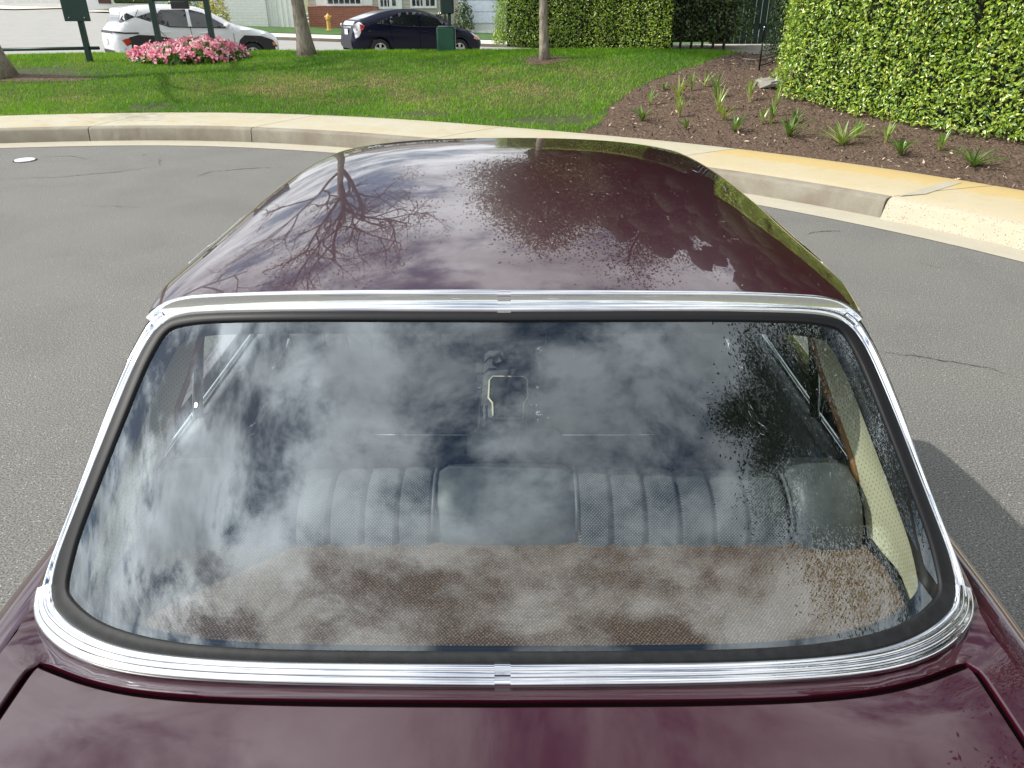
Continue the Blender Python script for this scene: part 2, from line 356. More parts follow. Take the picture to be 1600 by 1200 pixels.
# interior
b = MB('black_vinyl_weave'); uv = b.n('ShaderNodeUVMap'); s = b.n('ShaderNodeSeparateXYZ'); b.L(uv.outputs[0], s.inputs[0])
k = 2 * math.pi / .0125
wv = b.math('MULTIPLY', b.math('SINE', b.math('MULTIPLY', b.math('ADD', s.outputs[0], s.outputs[1]), k)), b.math('SINE', b.math('MULTIPLY', b.math('SUBTRACT', s.outputs[0], s.outputs[1]), k)))
wv = b.math('ABSOLUTE', wv)
b.col(b.mixc(wv, (.024, .026, .030), (.19, .20, .215))).set(Roughness=.36); b.bump(wv, .8, .004); M['weave'] = b.m
b = MB('black_vinyl'); b.set(Roughness=.48); b.col(b.ramp(b.noise(30, 4), [(.3, (.065, .070, .077)), (.7, (.105, .111, .12))])); b.bump(b.noise(500, 2), .12, .001); M['vinyl'] = b.m
M['carpet'] = plain('black_carpet', (.02, .019, .018), .95, var=.4, scale=300)
b = MB('brown_woven_shelf'); v = b.coord(); s = b.n('ShaderNodeSeparateXYZ'); b.L(v, s.inputs[0]); nz = b.noise(260, 4, .75, vec=v); k = 2 * math.pi / .0065
wx = b.math('SINE', b.math('ADD', b.math('MULTIPLY', s.outputs[0], k), b.math('MULTIPLY', nz, 5.0))); wy = b.math('SINE', b.math('ADD', b.math('MULTIPLY', s.outputs[1], k * .8), b.math('MULTIPLY', nz, 5.0)))
wq = b.math('MULTIPLY', b.math('ADD', b.math('MULTIPLY', wx, wy), 1.0), .5)
b.col(b.ramp(b.math('ADD', b.math('MULTIPLY', wq, .22), b.math('MULTIPLY', nz, .78)), [(.34, (.028, .012, .004)), (.50, (.115, .056, .020)), (.66, (.38, .24, .11))])).set(Roughness=.85); b.bump(b.math('ADD', wq, nz), .6, .004); M['shelf'] = b.m
b = MB('cream_perforated_vinyl'); uv = b.n('ShaderNodeUVMap'); vo = b.n('ShaderNodeTexVoronoi'); vo.inputs['Scale'].default_value = 95; vo.inputs['Randomness'].default_value = 0; b.L(uv.outputs[0], vo.inputs['Vector'])
b.col(b.mixc(b.ramp(vo.outputs['Distance'], [(.10, (1, 1, 1)), (.22, (0, 0, 0))]), (.66, .62, .44), (.30, .27, .18))).set(Roughness=.55); M['cream'] = b.m
M['cream_plain'] = plain('cream_headliner', (.62, .58, .42), .7)
M['wood'] = plain('brown_edge_trim', (.22, .10, .035), .5, var=.3, scale=40)
M['paper'] = plain('white_card', (.75, .75, .72), .7)

# ------------------------------------------------------------------ terrain layout (cul-de-sac bulb)
CX, CY, RK = -4.952, -0.83, 11.112
_kp = np.array([(-6.5, 10.12), (-5.51, 10.31), (-3.36, 10.36), (-2.19, 9.89), (-1.27, 9.46), (2.04, 7.72), (2.68, 7.36), (3.24, 6.69), (3.97, 5.83)])
_ka = np.arctan2(_kp[:, 1] - CY, _kp[:, 0] - CX); _kr = np.hypot(_kp[:, 0] - CX, _kp[:, 1] - CY) - RK
_o = np.argsort(_ka); _as = np.linspace(_ka.min() - .3, _ka.max() + .3, 80); _rs = np.interp(_as, _ka[_o], _kr[_o])
_rs = np.convolve(np.pad(_rs, 8, mode='edge'), np.ones(17) / 17, 'valid')
def dR(th): return np.interp(th, _as, _rs)
WALK = 1.24
def pol(th, rho, z=0.0):
    r = RK + dR(th) + rho
    return np.stack([CX + r * np.cos(th), CY + r * np.sin(th), np.broadcast_to(z, np.shape(r)) + 0 * r], -1)
def street_z(x, y):
    x = np.clip(x, -60, 60); y = np.clip(y, 10, 75)
    return -.2 - .03 * (x + 9) - .02 * (y - 23)
KZ = .17
def H(x, y):
    x = np.asarray(x, dtype=float); y = np.asarray(y, dtype=float)
    th = np.arctan2(y - CY, x - CX); rho = np.hypot(x - CX, y - CY) - RK - dR(th)
    top = .36 + .19 * smooth01(R_(92), R_(60), th)
    m = KZ - .012 + top * smooth01(0, 5.4, rho - WALK) + .02 * vnoise(x, y, .8) * smooth01(0, .8, rho - WALK)
    return np.where(rho < WALK, KZ, m + (street_z(x, y) - m) * smooth01(7.2, 10.2, rho))
def T(px, py, t0=4.0, t1=60.0):
    "first hit of the pixel's ray with the terrain"
    d = ray(px, py); t = np.linspace(t0, t1, 4000); P = _C + d * t[:, None]; k = np.argmax(P[:, 2] < H(P[:, 0], P[:, 1]))
    return P[k] if P[k, 2] < H(P[k, 0], P[k, 1]) else _C + d * t1
def S(px, py):
    d = ray(px, py); t = np.linspace(12, 120, 6000); P = _C + d * t[:, None]; k = np.argmax(P[:, 2] < street_z(P[:, 0], P[:, 1])); return P[k]
TH0, TH1 = R_(-8), R_(205)
# ground sheet to the horizon
gx = np.r_[-900, -400, -200, -120, np.linspace(-80, 80, 33), 120, 200, 400, 900]; gy = np.r_[-900, -400, -200, -100, np.linspace(-60, 100, 41), 140, 220, 400, 900]
X, Y = np.meshgrid(gx, gy, indexing='ij'); Z = -.06 + (street_z(X, Y) - .25 + .06) * smooth01(9, 20, Y)
V, F = gridmesh(np.stack([X, Y, Z], -1)); link('ground', mesh('ground', V, F[:, ::-1], plain('dry_ground', (.16, .17, .08), .95, var=.3, scale=.4)), kind='structure')
# asphalt of the turning circle
th = np.linspace(TH0, TH1, 140); arc = pol(th, -.30)[:, :2]
poly = np.vstack([arc, [(-16, -9), (-16, -55), (7, -55), (7, -8)]])
V, F = cdt([poly], 1.6); road = link('road', mesh('road', np.c_[V, np.zeros(len(V))], F, M['asphalt']), kind='structure')
# cracks and the white cover
def crack(px, w=.008, seed=0, name='crack'):
    w = w * .6
    r = np.random.default_rng(seed); P = resample([atz(x, y, .004)[:2] for x, y in px], 46)
    T_ = np.gradient(P, axis=0); N = np.c_[-T_[:, 1], T_[:, 0]]; N /= np.linalg.norm(N, axis=1)[:, None] + 1e-9
    P = P + N * np.cumsum(r.normal(0, .010, len(P)))[:, None] * .6; ww = w * (.25 + r.random(len(P))) * np.sin(np.linspace(.15, 3.0, len(P)))
    G = np.stack([np.c_[P - N * ww[:, None], np.full(len(P), .004)], np.c_[P + N * ww[:, None], np.full(len(P), .004)]], 1)
    V, F = gridmesh(G); mk(name, V, F, M['joint'], road, smooth=False)
for i, (c, w) in enumerate([([(0, 280), (90, 276), (180, 268), (252, 258)], .010), ([(252, 258), (248, 247)], .006), ([(298, 278), (330, 268), (400, 262), (450, 262)], .012), ([(60, 245), (110, 243), (140, 250)], .008),
        ([(1365, 548), (1420, 554), (1470, 562), (1540, 570), (1600, 590)], .007), ([(1258, 366), (1280, 360), (1308, 356)], .010), ([(120, 322), (240, 326)], .005), ([(1430, 410), (1470, 412)], .006), ([(220, 244), (225, 240)], .01)]): crack(c, w, i)
cc = atz(39, 250, 0.006); cr = .135
cov_ = empty('utility_cover', (cc[0], cc[1], 0), 'small round white-painted metal cover set in the asphalt near the kerb', 'cover')
V, F = lathe([(cr * .80, .0), (cr * .80, .012), (cr * .74, .014), (0.02, .014)], 28); mk('lid', V, F, M['cover_white'], cov_, auto=40)
V, F = lathe([(cr * .82, .004), (cr * .95, .0045), (cr * .96, .003)], 28); F = F[:-2]; mk('collar', V, F, M['joint'], cov_)
# gutter pan
V, F = gridmesh(np.stack([pol(th, r, z) for r, z in ((-.33, .004), (-.31, .008), (-.06, .003), (.0, .006))], 1)); link('gutter', mesh('gutter', V, F[:, ::-1], M['gutter']), kind='structure')
# kerb pieces and sidewalk slabs, one object each
def thpx(px, py, z=KZ): p = atz(px, py, z); return math.atan2(p[1] - CY, p[0] - CX)
jk = sorted([TH0, R_(2), R_(12), thpx(1381, 312), thpx(1012, 256), thpx(668, 221), thpx(397, 199), thpx(133, 201), R_(110), R_(122), R_(134), R_(146), R_(158), R_(170), R_(182), R_(194), TH1])
sidewalk = link('sidewalk', None, kind='structure'); kerb = link('kerb', None, kind='structure')
worn_from = thpx(1381, 312)
V, F = gridmesh(np.stack([pol(th, r, z) for r, z in ((.06, .0), (.08, .12), (.14, .135), (WALK - .03, .14))], 1)); mk('bedding', V, F[:, ::-1], M['joint'], sidewalk)
for i in range(len(jk) - 1):
    g = .006 / 11; a = np.linspace(jk[i] + g, jk[i + 1] - g, 60); rr = np.random.default_rng(i)
    wob = .004 * rr.normal(0, 1, (len(a),)); worn = jk[i + 1] <= worn_from + .001
    rust = jk[i + 1] <= thpx(1010, 256) + .001
    prof = [(0.0, .0), (.004, .03), (.020, .145), (.030, .160), (.048, KZ), (.15, KZ + .002), (.152, .08)] if not worn else [(-.03, .0), (-.005, .035), (.035, .115), (.06, .145), (.095, KZ - .004), (.15, KZ + .002), (.152, .08)]
    G = np.stack([pol(a, r + (wob * (1.6 if worn else .6) if r < .1 else 0), z) for r, z in prof], 1); V, F = gridmesh(G); n = len(V); e = len(prof)
    Fs = [tuple(q[::-1]) for q in F.tolist()] + [tuple(range(e)), tuple(range(n - 1, n - 1 - e, -1))]
    mk('kerb_piece', V, Fs, M['kerb_worn'] if worn else M['kerb'], kerb, auto=40)
    rr_ = np.array([.156, .158, .17, .4, .7, 1.0, WALK - .012, WALK, WALK + .002]); zz_ = np.array([.08, KZ - .003, KZ, KZ + .004, KZ + .006, KZ + .006, KZ + .004, KZ, .06])
    tw = 0.0
    G = np.stack([pol(a + .035 * (r - .15) * -1.0, r, z) for r, z in zip(rr_, zz_)], 1); V, F = gridmesh(G)
    uv = np.stack(np.meshgrid(np.linspace(0, 1, len(a)), rr_ / WALK, indexing='ij'), -1).reshape(-1, 2)
    o = mk('slab', V, [tuple(q[::-1]) for q in F.tolist()] + [tuple(range(9)), tuple(range(len(V) - 1, len(V) - 10, -1))], M['walk_rust'] if rust else M['walk'], sidewalk, auto=40); setuv(o, uv)
# pale repaired strip on the slab beside the stained joint
p1, p2, p3, p4 = [atz(x, y, KZ + .0095) for x, y in ((1404, 306), (1446, 303), (1503, 285), (1479, 283))]
mk('patch', [p1, p2, p3, p4], [(0, 1, 2, 3)], M['gutter'], sidewalk, smooth=False)
# lawn and planting bed share one height function; the edge between them is a curve
bpx = [(902, 207), (938, 192), (948, 172), (965, 155), (1000, 135), (1060, 110), (1100, 97), (1142, 84)]
bp = np.array([T(*q) for q in bpx]); brho = np.hypot(bp[:, 0] - CX, bp[:, 1] - CY); bth = np.arctan2(bp[:, 1] - CY, bp[:, 0] - CX); brho -= RK + dR(bth); brho[0] = WALK
def th_edge(rho): return np.interp(rho, brho, bth)
rhos = np.r_[WALK + .002, np.linspace(WALK + .06, 4, 30), np.linspace(4.15, 10.3, 42)]
def terrain(lawn):
    rows = []
    for r in rhos:
        e = th_edge(r) + .006 * math.sin(r * 9) / 2
        a = np.linspace(e, TH1, 220) if lawn else np.linspace(TH0, e, 120)
        p = pol(a, r); p[:, 2] = H(p[:, 0], p[:, 1])
        if not lawn: p[:, 2] += .018 * vnoise(p[:, 0] * 5, p[:, 1] * 5, 1.2, 5) - .01
        else: p[:, 2] -= .012
        rows.append(p)
    return gridmesh(np.stack(rows, 0))
V, F = terrain(True); lawn = link('lawn', mesh('lawn', V, F, M['soil']), kind='structure')
V, F = terrain(False); bed = link('planting_bed', mesh('planting_bed', V, F, M['mulch']), kind='structure')

def leafmesh(P, N, size, aspect=.5, fold=.25, cols=None, rr=rng, jitter=.6):
    "one folded diamond leaf per point: 4 triangles"
    n = len(P); N = N + rr.normal(0, jitter, (n, 3)); N /= np.linalg.norm(N, axis=1)[:, None] + 1e-9
    A = rr.normal(0, 1, (n, 3)); A[:, 2] -= .35; A -= N * (A * N).sum(1)[:, None]; A /= np.linalg.norm(A, axis=1)[:, None] + 1e-9
    B = np.cross(N, A); s = (size * rr.uniform(.5, 1.35, n))[:, None]
    tip = P + A * s * .6 - N * s * .08; base = P - A * s * .5; mid = P - N * s * fold * .4 + A * s * .05; l = P + B * s * aspect * .5 + A * s * .05 + N * s * .02; r = P - B * s * aspect * .5 + A * s * .05 + N * s * .02
    V = np.stack([base, l, tip, r, mid], 1).reshape(-1, 3); i = (np.arange(n) * 5)[:, None]
    F = np.concatenate([i + np.array([[0, 4, 1]]), i + np.array([[1, 4, 2]]), i + np.array([[2, 4, 3]]), i + np.array([[3, 4, 0]])], 0)
    C = None if cols is None else np.repeat(cols, 5, 0)
    return V, F, C
# grass blades
def blades(P, h, w, cols, rr, lean=.45):
    n = len(P); a = rr.uniform(0, 6.28, n); d = np.c_[np.cos(a), np.sin(a), np.zeros(n)]; l = np.c_[rr.normal(0, lean, (n, 2)), np.ones(n)]
    V = np.stack([P - d * w[:, None] / 2, P + d * w[:, None] / 2, P + l * h[:, None]], 1).reshape(-1, 3); return V, np.arange(n * 3).reshape(-1, 3), np.repeat(cols, 3, 0)
N = 300000; rr = np.random.default_rng(11)
a = rr.uniform(R_(52), R_(152), N); r = WALK + .0 + 6.9 * rr.random(N) ** .9
keep = (a > th_edge(r) - .001 + .006 * vnoise(r * 3, a * 30, 2)) ; a, r = a[keep], r[keep]
r = r - np.where(r < WALK + .10, rr.random(len(r)) * .05, 0)
P = pol(a, r); P[:, 2] = H(P[:, 0], P[:, 1]) - .012
n1 = vnoise(P[:, 0], P[:, 1], 1.3, 2); n2 = vnoise(P[:, 0], P[:, 1], 4.0, 7); n3 = vnoise(P[:, 0], P[:, 1], .5, 15)
# dry and bare patches where the photo shows them
dry = np.clip(.30 * n1 + .42 * n2 + .05, 0, 1)
def patch(px, py, rx, ry):
    c = T(px, py); return np.exp(-(((P[:, 0] - c[0]) / rx) ** 2 + ((P[:, 1] - c[1]) / ry) ** 2))
dp = patch(70, 150, 1.0, .6) + 1.2 * patch(460, 133, 1.6, .55) + 1.2 * patch(780, 148, 1.5, .6) + .6 * patch(600, 150, 1.5, .8) + .7 * patch(560, 140, 1.6, .5) + .6 * patch(640, 120, 2.2, .5) + .7 * patch(860, 110, 1.1, .4) + .4 * patch(700, 140, 2.5, 1.2)
dry = np.clip((dry * .32 + dp * .60) * np.clip(.55 + n2 * 1.1 + rr.normal(0, .35, len(P)), 0, 1.3), 0, 1)
bare = patch(235, 168, .35, .25) + patch(660, 177, .35, .2) + 1.1 * patch(860, 188, .6, .28) + patch(845, 93, .35, .55) + 1.2 * patch(40, 114, 1.1, .55)
k = rr.random(len(P)) > np.clip(bare * 1.3, 0, .93); P, dry, n1, n2, n3 = P[k], dry[k], n1[k], n2[k], n3[k]
g0 = np.array([.08, .25, .014]); g1 = np.array([.29, .54, .035]); g2 = np.array([.50, .42, .18])
t = np.clip(.45 + .30 * n3 + .25 * n1 + rr.normal(0, .25, len(P)), 0, 1)[:, None]
C = (g0 * (1 - t) + g1 * t) * (1 - dry[:, None]) + g2 * dry[:, None]
V, F, C = blades(P, rr.uniform(.025, .06, len(P)) * (1 - .45 * dry), rr.uniform(.006, .014, len(P)), C, rr)
o = mk('grass', V, F, M['grass'], smooth=False, kind='stuff', label='short mown green grass with dry patches on the mound', cat='grass'); setcol(o, C)
# loose wood chips on the bed
n = 22000; a = rr.uniform(R_(14), R_(72), n); r = WALK + 6 * rr.random(n) ** .8; k = a < th_edge(r) - .004; P = pol(a[k], r[k]); P[:, 2] = H(P[:, 0], P[:, 1]) + .012
V, F, C = leafmesh(P, np.tile([0, 0, 1.0], (len(P), 1)), rr.uniform(.02, .055, len(P)), .38, .1, np.array([(.06, .038, .026), (.11, .07, .05), (.20, .14, .10), (.50, .40, .29), (.08, .05, .035)])[rr.choice(5, len(P), p=[.27, .27, .2, .14, .12])], rr, .5)
o = mk('wood_chips', V, F, M['chips'], smooth=False, kind='stuff', label='loose brown bark chips scattered over the planting bed', cat='mulch'); setcol(o, C)
# clipping litter and weeds at the lawn corner are part of the grass
# ------------------------------------------------------------------ street behind the mound
gx = np.linspace(-70, 60, 66); gy = np.linspace(14, 80, 34); X, Y = np.meshgrid(gx, gy, indexing='ij')
V, F = gridmesh(np.stack([X, Y, street_z(X, Y)], -1)); link('street', mesh('street', V, F[:, ::-1], M['street']), kind='structure')
def slope_sheet(name, poly, dz, mat, step=1.5):
    V, F = cdt([poly], step); return mk(name, np.c_[V, street_z(V[:, 0], V[:, 1]) + dz], F, mat, kind='structure')
def sw(px, py): return S(px, py)[:2]
fk = [sw(418, 62), sw(545, 60)]
fy = fk[0][1]
slope_sheet('far_sidewalk', [(-13.5, fy), (40, fy), (40, fy + 3.2), (-15.5, fy + 3.2)], .12, M['far_walk'])
V, F = gridmesh(np.stack([np.stack([np.linspace(-13.5, 40, 40), np.full(40, fy - .02), street_z(np.linspace(-13.5, 40, 40), fy) + z], -1) for z in (-.02, .125)], 1)); mk('far_kerb', V, F, M['kerb'], kind='structure')
slope_sheet('far_lawn', [(-15.5, fy + 3.2), (40, fy + 3.2), (40, 54), (-20, 54)], .14, plain('far_lawn_grass', (.045, .11, .014), .9, var=.45, scale=3))
slope_sheet('far_left_lawn', [(-32, 66), (-14, 66), (-14, 73), (-34, 73)], .14, plain('far_left_lawn_grass', (.06, .12, .02), .9, var=.4, scale=3))
slope_sheet('far_left_sidewalk', [(-32, 63.5), (-14, 63.5), (-14, 66), (-32, 66)], .10, M['far_walk'])

# ------------------------------------------------------------------ the classic coupe in front
XC = -.0135; YC = 1.9
car = empty('classic_coupe_car', (XC, YC, 0), 'glossy dark burgundy classic coupe with chrome-trimmed rear window filling the foreground', 'car')
ORIG[car.name] = np.array((0, YC, 0.0))              # car code: x from the car's centre line, world y and z
# rear window surface: bowed glass
W0, W1 = np.array([0, .775, CAM_H - .900]), np.array([0, 1.255, CAM_H - .496])
_ax = (W1 - W0); _L = np.linalg.norm(_ax); _ax = _ax / _L; WN = np.array([0, -_ax[2], _ax[1]])
def wsurf(x, s, off=0.0):
    x = np.asarray(x, dtype=float); s = np.asarray(s, dtype=float)
    q = np.abs(x) / .73
    d = .016 * 4 * s * (1 - s) - .035 * q ** 2 - .075 * q ** 4.2 + off
    P = W0 + _ax * (s * _L)[..., None] + WN * d[..., None]
    return np.stack([x, P[..., 1], P[..., 2]], -1)
def wnormal(x, s):
    e = 1e-4; a = wsurf(x + e, s) - wsurf(x - e, s); b_ = wsurf(x, s + e) - wsurf(x, s - e); n = np.cross(a, b_); return n / np.linalg.norm(n, axis=-1)[..., None]
def wsolve(px, py):
    x, s = (px - 787) / 1200 * 1.3, (1070 - py) / 600.0; tgt = np.array([px - 787 + 800, py])
    for _ in range(25):
        f0 = proj(wsurf(x, s)) - tgt; e = 1e-4; J = np.stack([(proj(wsurf(x + e, s)) - proj(wsurf(x, s))) / e, (proj(wsurf(x, s + e)) - proj(wsurf(x, s))) / e], 1)
        d = np.linalg.solve(J, f0); x -= d[0] * .8; s -= d[1] * .8
    return x, s
PX_O = [(787, 1074), (1000, 1072), (1120, 1070), (1225, 1066), (1337, 1058), (1412, 1045), (1469, 1021), (1506, 984), (1517, 950), (1508, 912), (1480, 845), (1453, 777), (1430, 710), (1407, 640), (1372, 555), (1352, 516), (1338, 494), (1315, 478), (1290, 470), (1200, 465), (1000, 461), (787, 460)]
PX_I = [(787, 1036), (1000, 1035), (1120, 1033.5), (1225, 1030), (1337, 1021), (1412, 1003), (1469, 968), (1490, 940), (1497, 915), (1474, 855), (1455, 806), (1436, 757), (1410, 690), (1383, 622), (1345, 535), (1330, 510), (1310, 499), (1280, 494), (1200, 492.5), (1000, 491), (787, 491)]
PX_R = [(787, 1018), (1000, 1017), (1120, 1015.5), (1225, 1012), (1319, 1002), (1400, 982), (1445, 957), (1470, 925), (1470, 893), (1450, 838), (1424, 768), (1390, 683), (1354, 593), (1330, 535), (1310, 513), (1285, 506), (1200, 504), (1000, 503), (787, 503)]
def chaikin(P, n=3):
    P = np.asarray(P, dtype=float)
    for _ in range(n):
        Q = [P[:1]]
        for i in range(len(P) - 1): Q += [P[i:i + 1] * .75 + P[i + 1:i + 2] * .25, P[i:i + 1] * .25 + P[i + 1:i + 2] * .75]
        P = np.vstack(Q + [P[-1:]])
    return P
def halfloop(PX):
    q = np.array([wsolve(*p) for p in PX]); return chaikin(q)
NH = 130
def ray_loops():
    "sample the three half loops at matching places: same bearing from an inner spine"
    L = [halfloop(p) for p in (PX_O, PX_I, PX_R)]; out = []
    c0 = np.array([0.0, .5])
    def byarc(q):
        # key = blend so that corners correspond: split at the two corners (max curvature) by bearing
        P = np.c_[q[:, 0], q[:, 1] * _L]; return P
    Ps = [byarc(q) for q in L]
    O = resample(Ps[0], NH); out.append(O)
    # walk inwards: nearest point along the inward normal
    Tn = np.gradient(O, axis=0); Tn /= np.linalg.norm(Tn, axis=1)[:, None]; Nn = np.c_[-Tn[:, 1], Tn[:, 0]]
    for Q in Ps[1:]:
        Qd = resample(Q, 2500); res = []; last = 0
        for i in range(NH):
            v = Qd - O[i]; along = v @ Nn[i]; perp = np.abs(v @ Tn[i]) ; c = np.where((along > -.01) & (along < .2), perp + .15 * np.abs(along), 9); c[:last] += 5
            j = int(np.argmin(c)); last = max(last, j); res.append(Qd[j])
        res = np.array(res); res[0] = (0, Qd[0][1]); res[-1] = (0, Qd[-1][1])
        ker = np.ones(9) / 9; sm = np.stack([np.convolve(np.pad(res[:, k], 4, mode='edge'), ker, 'valid') for k in (0, 1)], 1); sm[0], sm[-1] = res[0], res[-1]
        out.append(sm)
    return [np.c_[o[:, 0], o[:, 1] / _L] for o in out]
LO, LI, LR = ray_loops()
def full(h): return np.vstack([h, (h * np.array([-1, 1]))[-2:0:-1]])       # closed loop: bottom centre, right, top, left
def strip(A, B, prof, idx, base=0.0, hs=1.0):
    "loft across from loop A to loop B (x,s pairs) with profile [(t, height)] for the index list"
    A, B = A[idx], B[idx]; rows = []
    for t, h in prof:
        q = A * (1 - t) + B * t; rows.append(wsurf(q[:, 0], q[:, 1]) + wnormal(q[:, 0], q[:, 1]) * (np.broadcast_to(hs, (len(q),))[:, None] * h + base))
    return np.stack(rows, 1)
FO, FI, FR = full(LO), full(LI), full(LR); NF = len(FO)
kc = int(np.argmin(np.abs(proj(wsurf(LO[:, 0], LO[:, 1]))[:, 1] - 914) + 1000 * (LO[:, 1] > .5)))   # lower corner: end of the lower moulding
kt = int(np.argmin(np.abs(proj(wsurf(LO[:, 0], LO[:, 1]))[:, 1] - 500) + 1000 * (LO[:, 1] < .5)))    # upper corner
low = [(-i) % NF for i in range(kc, 0, -1)] + list(range(0, kc + 1)); up = list(range(kt, 2 * (NH - 1) - kt + 1)); sr = list(range(kc - 2, kt + 3)); sl = [(-i) % NF for i in range(kt + 2, kc - 3, -1)]
P_low = [(-.02, -.004), (.0, .006), (.05, .012), (.18, .0155), (.30, .0150), (.335, .0115), (.355, .0115), (.39, .0145), (.50, .0175), (.60, .0165), (.635, .0130), (.655, .0130), (.69, .0160), (.80, .0165), (.93, .013), (1.0, .009), (1.02, .0)]
P_up = [(-.04, -.002), (.0, .010), (.05, .0165), (.12, .0195), (.22, .0205), (.29, .0190), (.33, .0165), (.52, .0050), (.55, .0045), (.58, .0065), (.64, .0095), (.74, .0118), (.86, .0112), (.95, .008), (1.0, .004), (1.03, .0)]
P_sd = [(.30, -.004), (.31, .004), (.38, .0095), (.48, .0105), (.55, .009), (.60, .005), (.72, .0015), (.75, .002), (.78, .0065), (.86, .008), (.93, .005), (1.0, .001), (1.04, -.002)]; P_sg = [(-.03, -.008), (.0, .000), (.08, .0035), (.25, .0035), (.32, .001)]
def glass_pane():
    q = full(np.c_[LR[:, 0], LR[:, 1]]); c = np.array([0, .5]); q = c + (q - c) * np.array([1.012, 1.02])
    V, F = cdt([resample(np.c_[q[:, 0], q[:, 1] * _L], 220, True)], .022); return wsurf(V[:, 0], V[:, 1] / _L), F, V
V, F, uvp = glass_pane(); rw = mk('rear_window', V, F, M['rear_glass'], car)
def addstrip(name, A, B, prof, idx, mat, parent, base=0.0):
    k_ = np.arange(len(idx)); hs = .62 + .38 * smooth01(0, 7, np.minimum(k_, len(idx) - 1 - k_)) if 'upper_chrome' in name else (.72 + .28 * smooth01(0, 6, np.minimum(k_, len(idx) - 1 - k_)) if 'lower_chrome' in name else 1.0)
    V, F = gridmesh(strip(A, B, prof, idx, base, hs)); return mk(name, V, F, mat, parent)
addstrip('lower_chrome_moulding', FO, FI, P_low, low, M['chrome'], rw); addstrip('upper_chrome_moulding', FO, FI, P_up, up, M['chrome'], rw, .0008)
addstrip('side_chrome_moulding', FO, FI, P_sd, sr, M['chrome'], rw, -.0015); addstrip('side_chrome_moulding', FO, FI, P_sd, sl, M['chrome'], rw, -.0015)
addstrip('side_gutter', FO, FI, P_sg, sr, M['black_rubber'], rw); addstrip('side_gutter', FO, FI, P_sg, sl, M['black_rubber'], rw)
def lerp2(A, B, t): return A * (1 - t) + B * t
P_rb = [(-.03, .002), (.0, .0055), (.10, .0065), (.5, .0062), (.90, .0050), (.97, .0036), (1.0, .0008), (1.03, -.004)]
allidx = list(range(NF)) + [0]
addstrip('rubber_seal', FI, FR, P_rb, low, M['rubber'], rw); addstrip('upper_seal', FI, FR, P_rb, [i % NF for i in range(kc, NF - kc + 1)], M['black_rubber'], rw)
IN_ = FR + (np.array([0, .5]) - FR) * np.array([.014, .026]); addstrip('inner_seal', FR, IN_, [(-.1, -.003), (.0, -.006), (.5, -.010), (1.0, -.012), (1.02, -.03)], allidx, M['black_rubber'], rw)
# joint clips in the middle of the two mouldings
for A, prof, y_, nm, i0 in ((low, P_low, 0, 'joint_clip', 0), (up, P_up, 1, 'joint_clip', NH - 1)):
    xs = np.linspace(-.0115, .0115, 4); sO, sI = LO[i0, 1], LI[i0, 1]; rows = []
    for t, h in [(-.10, -.002)] + prof[1:-1] + [(1.10, .002)]:
        s_ = np.full(4, sO * (1 - t) + sI * t); rows.append(wsurf(xs, s_) + WN * (h + .0018))
    G = np.stack(rows, 0); G2 = np.concatenate([G[:, :1] - WN * .004, G, G[:, -1:] - WN * .004], 1); V, F = gridmesh(G2); mk(nm, V, F[:, ::-1], M['chrome'], rw, auto=50)
# --- body
def wid(y): return np.interp(y, [-.42, -.38, -.25, 0, .5, 1.0, 2.0, 3.0, 3.8, 4.2, 4.42], [.70, .76, .80, .835, .87, .888, .895, .895, .875, .84, .74])
def belt(y): return np.interp(y, [-.42, -.2, .2, .8, 1.4, 2.8, 3.3, 4.2, 4.42], [.86, .90, .935, .954, .958, .955, .93, .84, .78])
def deckz(x, y):
    w = wid(y) - .11; return belt(y) + .014 * (1 - np.clip(np.abs(x) / w, 0, 1) ** 2.4)
ys = np.r_[-.42, -.40, np.linspace(-.38, 4.2, 70), 4.32, 4.42]
def ring(y):
    w, zb = wid(y), belt(y)
    return [(w - .11, zb), (w - .075, zb - .006), (w - .045, zb - .020), (w - .022, zb - .045), (w - .009, zb - .085), (w - .002, zb - .14), (w, zb - .22), (w, .62), (w - .008, .50), (w - .014, .495), (w - .014, .47), (w - .006, .465), (w - .02, .33), (w - .06, .24), (w - .16, .20)]
Rg = np.array([[(x, y, z) for x, z in ring(y)] for y in ys])
parts = []
V, F = gridmesh(Rg[:, :5]); parts.append((V, F[:, ::-1].tolist())); parts.append((V * np.array([-1, 1, 1]), F.tolist()))
def side_x(y, z):
    zb = belt(y); knz = np.array([.20, .24, .33, .465, .47, .495, .50, .62]); kno = np.array([.16, .06, .02, .006, .014, .014, .008, 0]); lowp = np.interp(z, knz, kno); up_ = np.interp(zb - z, [.085, .14, .22], [.009, .002, 0]); return wid(y) - np.where(z > .62, up_, lowp)
so = [(y, belt(y) - .085) for y in ys] + [(4.42, .47), (4.42, .20)]
for ya in (3.47, .72): so += [(ya + .38, .20)] + [(ya + .38 * math.cos(t), .32 + .36 * math.sin(t)) for t in np.linspace(0, math.pi, 25)] + [(ya - .38, .20)]
so += [(-.42, .20), (-.42, .47)]
V, F = cdt([np.array(so)], .05); xs_ = side_x(V[:, 0], V[:, 1])
parts.append((np.c_[xs_, V], F.tolist())); parts.append((np.c_[-xs_, V], F[:, ::-1].tolist()))
# tail and nose panels
for yy, flip in ((-.42, 0), (4.42, 1)):
    r = np.array([(x, yy, z) for x, z in ring(yy)]); G = np.stack([r * np.array([t, 1, 1]) for t in np.linspace(-1, 1, 9)], 0); V, F = gridmesh(G); parts.append((V, (F if flip else F[:, ::-1]).tolist()))
